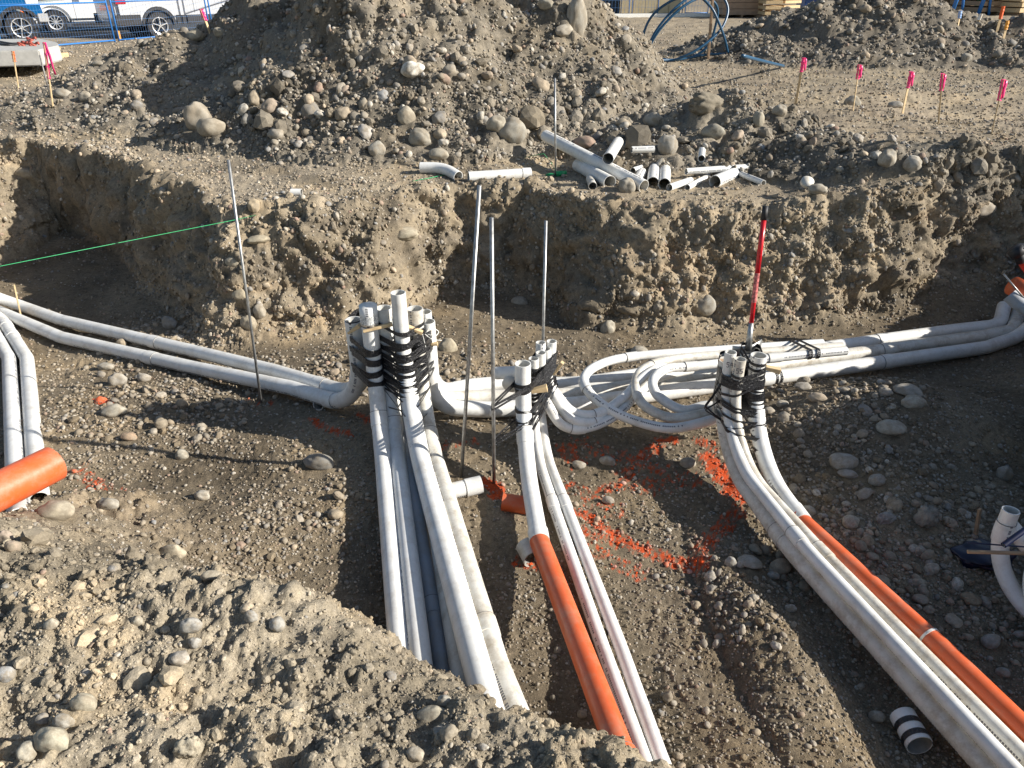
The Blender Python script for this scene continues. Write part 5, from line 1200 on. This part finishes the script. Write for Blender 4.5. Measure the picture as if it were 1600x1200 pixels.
stake((1524, 838), (1531, 795), 'short wooden peg in the shaded hollow on the right', None, 0, 0, .022, mt=M['lathold'])
for b_, t_, lb, fm in (((1497, 40), (1501, 17), 'small pale blue flag behind the far spoil heap', simple('pale_blue_paint', (.25, .42, .75), .5)), ((1526, 40), (1533, 22), 'thin white-topped lath behind the far spoil heap', M['twine']), ((1558, 48), (1568, 10), 'taller orange-topped lath at the far right', M['orangetape']), ((1568, 60), (1575, 32), 'shorter orange-yellow lath at the far right', M['yellow'])):
    stake(b_, t_, lb, fm, .5, 1., .055, 'small laths at the far right', flap=False)
# wooden post with the blue coil
pb = G(1107, 92); ptop = vert(1117, -45, pb.y); bm = bmesh.new(); beam(bm, pb-Vector((0, 0, .3)), ptop, .09, .045); bmesh.ops.bevel(bm, geom=bm.edges[:], offset=.004, segments=1, affect='EDGES')
tag(from_bm('timber_post', bm, M['lathold']), 'upright timber post standing inside the blue pipe coil', 'post')
def cring(pts, n=10): return [vert(px, py, pb.y+oy) for px, py, oy in pts]
coil = catmull(cring([(1138, 85, .1), (1132, 60, .0), (1120, 28, -.1), (1108, 8, -.1), (1085, -8, 0), (1048, 2, .1), (1018, 26, .2), (1005, 58, .2), (1012, 85, .1), (1040, 96, -.1), (1078, 84, -.2), (1110, 62, -.1), (1130, 40, .1), (1137, 12, .3), (1122, -12, .3), (1095, -14, .1), (1056, 12, -.1), (1024, 50, -.15), (1010, 88, -.1), (1032, 92, .2), (1070, 94, .3), (1104, 74, .3), (1118, 40, .3), (1120, 10, .2), (1100, -4, .0), (1068, 10, -.2), (1032, 45, -.25), (1011, 82, -.2), (1020, 93, -.25), (1060, 93, .0), (1100, 86, .1), (1136, 84, .1)]), 8)
o = tube('pipe_coil', coil, .027, M['hose'], None, seg=12, caps='solid'); tag(o, 'loosely coiled blue pipe leaning round the timber post', 'pipe coil')
o = tube('blue_pipe', catmull([G(1160, 87, .03), G(1190, 95, .03), G(1224, 103, .03)], 8), .028, M['hose'], None, seg=12, caps='solid'); tag(o, 'short straight length of blue pipe on the dirt right of the coil', 'pipe')
# ------------------------------------------------------------------ tools at the right edge
def orient_tube(name, parent, pts, r, mt, **k): return tube(name, [Vector(p) for p in pts], r, mt, parent, **k)
tl = empty('hand_tool', 'black and orange tool with round black end at the upper right edge', 'power tool'); Yt = 5.2
for a, b_, r, mt, nm in (((1584, 388), (1593, 398), .055, M['blk'], 'housing'), ((1593, 400), (1600, 384), .035, M['blk'], 'knob'), ((1590, 397), (1618, 440), .032, simple('tool_orange', (.72, .06, .03), .4), 'grip'), ((1585, 405), (1600, 400), .05, M['blk'], 'band')):
    tube(nm, [vert(*a, Yt), vert(*b_, Yt-.02)], r, mt, tl, caps='solid', seg=14)
t2_ = empty('pry_bar', 'pale blade lying across orange and grey pipe ends at the right edge', 'tool')
tube('blade', [vert(1568, 428, 5.0), vert(1605, 472, 4.9)], .006, M['steel'], t2_, caps='solid', seg=8)
o = tube('pipe_stub', [vert(1582, 446, 5.05), vert(1640, 478, 5.0)], .07, M['orange'], None, caps='solid'); tag(o, 'orange pipe end under the pale blade at the right edge', 'pipe offcut')
tube('joint_line', [vert(1594, 452, 5.04), vert(1596, 453, 5.04)], .0715, M['ink'], o, caps='none')
o = tube('pipe_stub', catmull([vert(1577, 461, 4.98), vert(1600, 480, 4.9), vert(1640, 500, 4.8)], 5), .05, M['pvc_grey_or_shade'], None); tag(o, 'grey pipe end below the orange one at the right edge', 'pipe offcut')
# ------------------------------------------------------------------ concrete slab and timber on the left
def plane_pts(L, z): return [W(px, py, z) for px, py in L]
sz = gz(-11.6, 17.0); sl_t = sz+.36; sl_b = sz+.09
top = [W(-120, 66, sl_t), W(0, 61, sl_t), W(62, 60, sl_t), W(90, 66, sl_t), W(92, 71, sl_t), W(60, 78, sl_t), W(-120, 82, sl_t)]
bm = bmesh.new(); tv = [bm.verts.new(p) for p in top]; bvv = [bm.verts.new((p.x, p.y, sl_b)) for p in top]; bm.faces.new(tv); bm.faces.new(bvv[::-1])
for i in range(len(top)): j = (i+1) % len(top); bm.faces.new((tv[i], bvv[i], bvv[j], tv[j]))
bmesh.ops.recalc_face_normals(bm, faces=bm.faces[:]); bmesh.ops.bevel(bm, geom=bm.edges[:], offset=.02, segments=2, affect='EDGES')
tag(from_bm('concrete_slab', bm, M['concrete']), 'grey precast concrete slab resting on timbers at the left edge', 'concrete slab')
for i, (a, b_, lb) in enumerate((((-120, 101), (107, 87), 'front pale timber under the concrete slab'), ((-120, 84), (95, 78), 'rear timber under the concrete slab'))):
    A_, B_ = W(*a, sz+.04), W(*b_, sz+.04); A_.z = B_.z = sz+.045; bm = bmesh.new(); beam(bm, A_, B_, .09, .12)
    tag(from_bm('timber_bearer', bm, M['lath']), lb, 'timber', 'timbers carrying the concrete slab')
cb = empty('lifting_chain', 'rusty lifting chains and hooks dropped on the concrete slab', 'chain')
for pts in ([(0, 69), (15, 70), (35, 67), (50, 61)], [(0, 65), (20, 68), (45, 66), (52, 68)]):
    tube('cable', catmull([W(a, b_, sl_t+.02) for a, b_ in pts], 5), .018, M['blk'], cb, seg=8, caps='solid')
hk = simple('red_rust_hook', (.4, .09, .06), .6)
for a in ((42, 67), (49, 61), (36, 69), (53, 69)):
    c_ = W(*a, sl_t+.03); tube('hook', [c_+Vector((.09*math.cos(t), .05*math.sin(t), .03*math.sin(t*2))) for t in [k*.6 for k in range(10)]], .02, hk, cb, seg=8, caps='solid')
# ------------------------------------------------------------------ road, fence and vehicles
rd_ = mesh_obj('road', [(-60, 22.0, .055), (-60, 60, .055), (-4.2, 60, .055), (-4.2, 33.5, .055), (-8.2, 25.0, .055), (-12.4, 20.0, .09), (-15, 18.5, .09)][::-1], [(0, 1, 2, 3, 4, 5, 6)], M['asphalt'], smooth=False)
rd_['kind'] = 'structure'
kb = mesh_obj('kerb', [], [], M['concrete']); bpy.data.objects.remove(kb)
M['wire'] = simple('faded_blue_wire', (.12, .25, .5), .5)
def fence_panel(label, p0, p1, h_=1.85, wires=True, group='blue temporary fence panels on the left', vstep=.075, hstep=.15, wr=.0013, brace=False):
    p0, p1 = Vector(p0), Vector(p1); e = empty('mesh_fence', label, 'fence', group, tuple(p0)); inv = Matrix.Translation(-p0); d = p1-p0; L_ = d.length; up = Vector((0, 0, h_))
    def P_(nm, o): o.matrix_parent_inverse = inv; return o
    for q in (p0, p1): P_('', tube('post', [q-Vector((0, 0, .05)), q+up], .021, M['fence'], e, seg=10, caps='solid'))
    for hz in (.06, h_*.5, h_-.02): P_('', tube('rail', [p0+Vector((0, 0, hz)), p1+Vector((0, 0, hz))], .018, M['fence'], e, seg=8, caps='solid'))
    bm = bmesh.new()
    k = 0.
    while k < L_:
        q = p0+d*(k/L_); beam(bm, q+Vector((0, 0, .06)), q+up, wr*2, wr*2); k += vstep
    k = .06
    while k < h_: beam(bm, p0+Vector((0, 0, k)), p1+Vector((0, 0, k)), wr*2, wr*2); k += hstep
    P_('', from_bm('wire_mesh', bm, M['wire'], e))
    return e
fz = .24
fa = G(-60, 80); fb = G(96, 71); f1_ = G(178, 64); f2_ = G(187, 63); f3_ = G(330, 51); f4_ = G(420, 42)
LT = gz
def gp(px, py): p = W(px, py, .17); return p
P0, P1, P2, P3, P4, P5 = gp(-170, 90), gp(3, 82), gp(180, 67), gp(187, 66.3), gp(329, 54), gp(334, 53.6)
fence_panel('blue mesh fence panel in front of the blue pickup', P0, P1); 
fence_panel('blue mesh fence panel in front of the white car', P1+Vector((.05, 0, 0)), P2)
fence_panel('blue mesh fence panel in front of the silver truck', P3, P4)
fence_panel('blue mesh fence panel running behind the large dirt heap', P5, gp(470, 40))
bm = bmesh.new(); q = gp(188, 63); beam(bm, q+Vector((.05, -.1, 0)), q+Vector((.0, 0, .22)), .06, .04); tag(from_bm('fence_wedge', bm, M['yellow']), 'small yellow wood wedge at the foot of the fence posts', 'wedge')
# vehicles: side profile swept across the width; arches cut in the profile
def car_paint(name, c, rough=.25, metal=.0): return simple(name, c, rough, metal, var=.05, scale=3, coat=.6)
glassm = simple('tinted_glass', (.02, .025, .03), .08, spec=.9); chrome = simple('alloy', (.72, .72, .72), .28, metal=.6, var=.1); trim = simple('black_trim', (.02, .02, .022), .55); lampr = simple('red_lamp', (.45, .01, .02), .2); lampo = simple('amber_lamp', (.9, .25, .06), .25); lampw = simple('clear_lamp', (.6, .62, .64), .15)
def arc(cx, cz, r, a0, a1, n=9): return [(cx+r*math.cos(a0+(a1-a0)*i/n), cz+r*math.sin(a0+(a1-a0)*i/n)) for i in range(n+1)]
def vehicle(label, cat, name, loc, yaw, prof_low, prof_top, wheels, wr, width, paint, nspoke, cladding=None, extras=(), tyre_w=.24):
    e = empty(name, label, cat, None, loc); e.rotation_euler = (0, 0, yaw)
    def part(nm, bm, mt, parent=e, smooth=False): return from_bm(nm, bm, mt, parent, smooth)
    def slab_(prof, w0, w1, inset=0.):
        bm = bmesh.new(); A = [bm.verts.new((x_, w0, z_)) for x_, z_ in prof]; B = [bm.verts.new((x_, w1, z_)) for x_, z_ in prof]
        bm.faces.new(A); bm.faces.new(B[::-1])
        for i in range(len(prof)): j = (i+1) % len(prof); bm.faces.new((A[i], B[i], B[j], A[j]))
        bmesh.ops.recalc_face_normals(bm, faces=bm.faces[:]); return bm
    bm = slab_(prof_low, -width/2, width/2)
    bmesh.ops.bevel(bm, geom=[g for g in bm.edges if len(g.link_faces) == 2 and g.calc_face_angle(0) > .9], offset=.11, segments=4, affect='EDGES', clamp_overlap=True)
    body = part('body', bm, paint)
    part('greenhouse', slab_(prof_top, -width/2+.14, width/2-.14), glassm)
    for side in (-1, 1):
        for (wx, wz_) in wheels:
            bm = bmesh.new(); n_ = 40; prof = [(.62, -.5), (.68, -.5), (.95, -.5), (1., -.38), (1., .38), (.95, .5), (.62, .5)]
            rings_ = []
            for k in range(n_):
                th = 2*math.pi*k/n_; tr = 1-(0.012 if k % 2 else 0)
                rings_.append([bm.verts.new((wx+math.cos(th)*wr*p_*(tr if p_ > .98 else 1), side*(width/2-tyre_w*.5)+q_*tyre_w, wz_+math.sin(th)*wr*p_)) for p_, q_ in prof])
            for k in range(n_):
                a, b_ = rings_[k], rings_[(k+1) % n_]
                for i in range(len(prof)): j = (i+1) % len(prof); bm.faces.new((a[i], b_[i], b_[j], a[j]))
            bmesh.ops.recalc_face_normals(bm, faces=bm.faces[:]); ty = part('wheel', bm, M['blk'], smooth=False)
            bm = bmesh.new(); yo = side*(width/2-tyre_w*.5)+side*tyre_w*.42
            bmesh.ops.create_cone(bm, cap_ends=True, segments=32, radius1=wr*.62, radius2=wr*.62, depth=.02, matrix=Matrix.Translation((wx, yo-side*.05, wz_)) @ Matrix.Rotation(math.pi/2, 4, 'X'))
            part('brake_well', bm, trim, ty)
            bm = bmesh.new()
            r0_ = []
            for k in range(32):
                th = 2*math.pi*k/32; r0_.append([bm.verts.new((wx+math.cos(th)*wr*a, yo+side*c_, wz_+math.sin(th)*wr*a)) for a, c_ in ((.56, -.03), (.56, .012), (.63, .02), (.64, -.03))])
            for k in range(32):
                a, b_ = r0_[k], r0_[(k+1) % 32]
                for i in range(4): j = (i+1) % 4; bm.faces.new((a[i], b_[i], b_[j], a[j]))
            for k in range(nspoke):
                th = 2*math.pi*k/nspoke+.3; c0_ = Vector((wx, yo, wz_)); dd = Vector((math.cos(th), 0, math.sin(th))); beam(bm, c0_+dd*wr*.05, c0_+dd*wr*.58, wr*(1.3/nspoke), .02)
            bmesh.ops.create_cone(bm, cap_ends=True, segments=16, radius1=wr*.14, radius2=wr*.1, depth=.05, matrix=Matrix.Translation((wx, yo, wz_)) @ Matrix.Rotation(math.pi/2, 4, 'X'))
            bmesh.ops.recalc_face_normals(bm, faces=bm.faces[:]); part('rim', bm, chrome, ty)
            # arch lip
            bm = bmesh.new(); A_ = arc(wx, wz_, wr*1.13, .02, math.pi-.02, 16); B_ = arc(wx, wz_, wr*(1.13+(.2 if cladding else .05)), .02, math.pi-.02, 16); y0_ = side*(width/2+.012); y1_ = side*(width/2-.12)
            vs = [[bm.verts.new((x_, yy_, z_)) for (x_, z_), yy_ in ((A_[i], y0_), (B_[i], y0_), (B_[i], y1_), (A_[i], y1_))] for i in range(17)]
            for i in range(16):
                for k in range(4): bm.faces.new((vs[i][k], vs[i+1][k], vs[i+1][(k+1) % 4], vs[i][(k+1) % 4]))
            bmesh.ops.recalc_face_normals(bm, faces=bm.faces[:]); part('wheel_arch', bm, trim if cladding else paint, e)
    if cladding:
        x0_, x1_, z0_, z1_ = cladding
        for side in (-1, 1):
            bm = bmesh.new(); box(bm, (x0_+x1_)/2, side*(width/2+.005), (z0_+z1_)/2, x1_-x0_, .05, z1_-z0_); part('sill', bm, trim)
    for nm, (x0_, x1_, z0_, z1_), mt, yoff in extras:
        for side in (-1, 1):
            bm = bmesh.new(); box(bm, (x0_+x1_)/2, side*(width/2+yoff), (z0_+z1_)/2, x1_-x0_, .02, z1_-z0_)
            bmesh.ops.bevel(bm, geom=bm.edges[:], offset=min(.012, (z1_-z0_)*.3, (x1_-x0_)*.3), segments=1, affect='EDGES'); part(nm, bm, mt)
    return e
def low_prof(x0, x1, zb_, zs, wheels, wr, top):
    pts = [(x0, zb_)]
    for wx, wz_ in sorted(wheels): 
        pts += arc(wx, wz_, wr*1.13, math.pi, 0, 12)
    pts = [(px_, max(pz_, zb_)) for px_, pz_ in pts]; return pts+[(x1, zb_)]+top
# silver truck: rear at the left, nose to the right (+x)
wh = [(1.1, .36), (3.85, .36)]
tr_loc = W(255, 62, .055); ang_ = .74
prf = low_prof(0, 4.7, .38, 0, wh, .36, [(4.78, .62), (4.75, .98), (4.4, 1.12), (3.3, 1.2), (.12, 1.22), (0., 1.1)])
tpf = [(.25, 1.22), (.6, 1.72), (2.4, 1.78), (3.35, 1.2)]
org = Vector((tr_loc.x, tr_loc.y, .055))-Vector((math.cos(ang_)*1.1, math.sin(ang_)*1.1, 0))+Vector((-math.sin(ang_), math.cos(ang_), 0))*.95
vehicle('silver-white sport utility vehicle with black cladding and five-spoke wheels behind the fence', 'car', 'parked_car', tuple(org), ang_, prf, tpf, wh, .36, 1.9, car_paint('silver_paint', (.5, .51, .53)), 5, (1.6, 3.35, .40, .62),
    [('tail_light', (.02, .30, .93, 1.18), lampr, .012), ('door', (2.15, 2.165, .66, 1.22), trim, -.008), ('door', (3.0, 3.015, .66, 1.18), trim, -.008), ('bumper', (-.06, .62, .40, .66), trim, .006)])
# white car: nose to the left (-x)
wh = [(.95, .33), (3.65, .33)]
wl_ = W(92, 53, .055); ang_ = .60
org = Vector((wl_.x, wl_.y, .055))-Vector((math.cos(ang_)*.95, math.sin(ang_)*.95, 0))+Vector((-math.sin(ang_), math.cos(ang_), 0))*.9
prf = low_prof(.08, 4.6, .26, 0, wh, .33, [(4.68, .7), (4.62, .98), (3.9, 1.0), (1.5, .95), (.6, .86), (.12, .72), (.02, .5)])
tpf = [(1.35, .95), (2.1, 1.4), (3.5, 1.42), (4.3, .98)]
vehicle('white saloon car with multi-spoke wheels parked between the pickup and the silver truck', 'car', 'parked_car', tuple(org), ang_, prf, tpf, wh, .33, 1.8, car_paint('white_paint', (.66, .66, .65)), 10, None,
    [('headlight', (.08, .48, .62, .76), lampo, .008), ('bumper', (.0, .42, .26, .40), trim, -.01), ('door', (1.55, 1.565, .35, .93), trim, -.008), ('door', (2.6, 2.615, .35, .93), trim, -.008), ('sill', (1.4, 3.2, .22, .27), trim, 0.), ('door_handle', (2.38, 2.54, .78, .81), chrome, .01), ('mirror', (1.75, 1.95, .97, 1.09), trim, .08)])
# blue pickup at the left edge, nose to the right
wh = [(1.15, .39), (4.75, .39)]
wl_ = W(41, 68, .07); ang_ = .62
org = Vector((wl_.x, wl_.y, .06))-Vector((math.cos(ang_)*4.75, math.sin(ang_)*4.75, 0))+Vector((-math.sin(ang_), math.cos(ang_), 0))*.98
prf = low_prof(0, 5.27, .55, 0, wh, .45, [(5.34, .75), (5.3, 1.08), (5.0, 1.27), (3.9, 1.34), (0.1, 1.3), (0., 1.1)])
tpf = [(1.6, 1.34), (1.7, 1.85), (3.1, 1.88), (3.85, 1.34)]
vehicle('blue lifted pickup with chunky tyres at the left edge behind the slab', 'pickup truck', 'parked_pickup', tuple(org), ang_, prf, tpf, wh, .39, 1.96, car_paint('metallic_blue', (.005, .12, .34), .2, .3), 6, (1.8, 4.1, .5, .6),
    [('headlight', (5.0, 5.30, .92, 1.10), lampw, .01), ('bumper', (5.2, 5.44, .52, .72), chrome, .01)], .3)
# ------------------------------------------------------------------ material yard at the back right
def board_stack(label, p0, p1, h_, depth, rows, cols, mt, group, gap=.012, stickers=True, base=.1):
    """p0-p1 front edge on the ground; every board end or edge is its own piece"""
    p0, p1 = Vector(p0), Vector(p1); e = empty('lumber_stack', label, 'lumber stack', group, tuple(p0)); ux = (p1-p0); L_ = ux.length; ux.normalize(); uy = Vector((-ux.y, ux.x, 0))
    if uy.y < 0: uy = -uy
    me = None; bh = h_/rows-gap; bw = L_/cols-gap*.6; ang = math.atan2(ux.y, ux.x); rr_ = random.Random(int(p0.x*10))
    for i in range(rows):
        for j in range(cols):
            if me is None:
                bm = bmesh.new(); box(bm, 0, 0, 0, bw, depth, bh); bmesh.ops.bevel(bm, geom=bm.edges[:], offset=.004, segments=1, affect='EDGES'); me = bpy.data.meshes.new('board'); bm.to_mesh(me); bm.free(); me.materials.append(mt)
            o = bpy.data.objects.new('board', me); COL.objects.link(o); o.parent = e; c_ = ux*((j+.5)*L_/cols+rr_.uniform(-.03, .03))+uy*(depth/2+rr_.uniform(-.05, .05))+Vector((0, 0, base+(i+.5)*h_/rows)); o.location = c_; o.rotation_euler = (0, 0, ang)
    for k in range(3):
        bm = bmesh.new(); box(bm, 0, 0, 0, .1, depth, base); o = from_bm('bearer', bm, M['lathold'], e); o.location = ux*(L_*(.12+.38*k))+uy*depth/2+Vector((0, 0, base/2-.01)); o.rotation_euler = (0, 0, ang)
    return e
GY = 'stacks of boards in the yard behind'
brownply = simple('brown_wrapped_board', (.36, .25, .17), .7, var=.15, scale=4)
def yd(px, py): p = W(px, py, 0); p.z = gz(p.x, p.y) if p.y < 40 else 0; return p
board_stack('long low stack of brown boards behind the timber post', yd(1128, 27), yd(1190, 27), 1.5, 2.4, 6, 1, brownply, GY)
board_stack('pale open slatted stack right of the brown stack', yd(1192, 29), yd(1220, 29), 1.5, 1.2, 7, 1, M['lath'], GY, gap=.09)
board_stack('second pale slatted stack by the far spoil heap', yd(1224, 26), yd(1250, 25), 1.6, 1.2, 8, 1, M['lath'], GY, gap=.08)
board_stack('dark-edged stack of planks at the far right', yd(1530, 24), yd(1588, 23), 1.3, 2.0, 5, 1, M['lathold'], GY, gap=.07)
board_stack('pale stack ends at the extreme far right', yd(1591, 25), yd(1625, 24), 1.4, 1.4, 6, 1, M['lath'], GY, gap=.05)
board_stack('low row of planks behind the far spoil heap', yd(1435, 21), yd(1520, 20), .55, 1.0, 2, 1, M['lathold'], GY, gap=.05)
def block(name, label, cat, px0, px1, py, h_, depth, mt, parts=()):
    a, b_ = yd(px0, py), yd(px1, py); bm = bmesh.new(); box(bm, (a.x+b_.x)/2, a.y+depth/2, (a.z+h_)/2-.05, b_.x-a.x, depth, h_); bmesh.ops.bevel(bm, geom=bm.edges[:], offset=.03, segments=2, affect='EDGES')
    o = from_bm(name, bm, mt); tag(o, label, cat)
    for nm, fx0, fx1, fz0, fz1, pm_ in parts:
        bm = bmesh.new(); w_ = b_.x-a.x; box(bm, a.x+w_*(fx0+fx1)/2, a.y-.03, h_*(fz0+fz1)/2, w_*(fx1-fx0), .06, h_*(fz1-fz0)); from_bm(nm, bm, pm_, o)
    return o
contm = simple('dark_container', (.03, .045, .07), .5, var=.3, scale=3); plym = simple('new_plywood', (.62, .50, .30), .7, var=.12, scale=3)
block('storage_container', 'dark blue-black storage container behind the fence right of the heap', 'container', 872, 968, 22, 2.4, 2.4, contm, [('rib', i/9+.03, i/9+.05, .05, .95, simple('container_rib', (.05, .08, .13), .5)) for i in range(9)])
ply = block('plywood_hoarding', 'sunlit plywood hoarding behind the blue fence', 'hoarding', 970, 1062, 23, 2.2, .25, plym, [('panel', i/5+.004, (i+1)/5-.004, .03, .97, plym) for i in range(5)])
block('skip_bin', 'pale blue-grey crates behind the far spoil heap', 'crate', 1452, 1506, 16, 1.0, 1.2, simple('blue_grey', (.25, .33, .5), .6, var=.3, scale=4), [('lid', 0.02, .48, .55, .95, M['twine']), ('side_panel', .52, .98, .1, .9, simple('slate', (.12, .18, .3), .6))])
block('green_bin', 'green bin behind the far spoil heap', 'bin', 1507, 1529, 17, 1.1, .8, M['greenp'], [('lid', -.02, 1.02, .9, 1., M['greenp']), ('rib', .3, .34, .05, .88, M['greenp']), ('rib', .66, .7, .05, .88, M['greenp'])])
block('blue_machine', 'blue machine with dark openings behind the far spoil heap', 'machine', 1256, 1330, 17, 1.5, 1.4, simple('machine_blue', (.02, .07, .25), .4, var=.3, scale=2), [('window', .05, .25, .35, .9, contm), ('window', .35, .6, .35, .9, lampw), ('window', .68, .92, .3, .9, contm), ('bumper', 0, 1, .0, .18, trim)])
# white plastic-wrapped footing along the fence
for i, (px0, px1, py) in enumerate(((868, 918, 25), (920, 985, 25), (987, 1030, 24), (1032, 1068, 23), (1070, 1108, 22))):
    a, b_ = yd(px0, py), yd(px1, py); fence_panel(('blue fence panel in front of the dark container, left one', 'blue fence panel in front of the dark container, right one', 'blue fence panel before the left of the plywood hoarding', 'blue fence panel before the right of the plywood hoarding', 'blue fence panel behind the blue coil')[i], a, b_-Vector((.08, 0, 0)), 1.85, True, 'blue temporary fence panels at the back', .15, .3, .004)
bm = bmesh.new(); a, b_ = yd(872, 27), yd(1120, 25); beam(bm, a+Vector((0, 0, .06)), b_+Vector((0, 0, .06)), .5, .14); o = from_bm('plastic_sheeting', bm, M['twine'])
tag(o, 'strip of white sheeting lying along the foot of the back fence', 'sheeting')
for px0, px1, lb in ((1486, 1494, 'left'), (1528, 1538, 'right')):
    a = yd(px0, 24); o = tube('folded_stand', [a, a+Vector((.25, .1, 1.6))], .09, M['fence'], None, seg=10, caps='solid'); tag(o, lb+' one of two blue folded stands near the far right', 'stand', 'blue folded stands')
    tube('leg', [a+Vector((.5, 0, 0)), a+Vector((.3, .1, 1.5))], .06, M['fence'], o, seg=8, caps='solid')
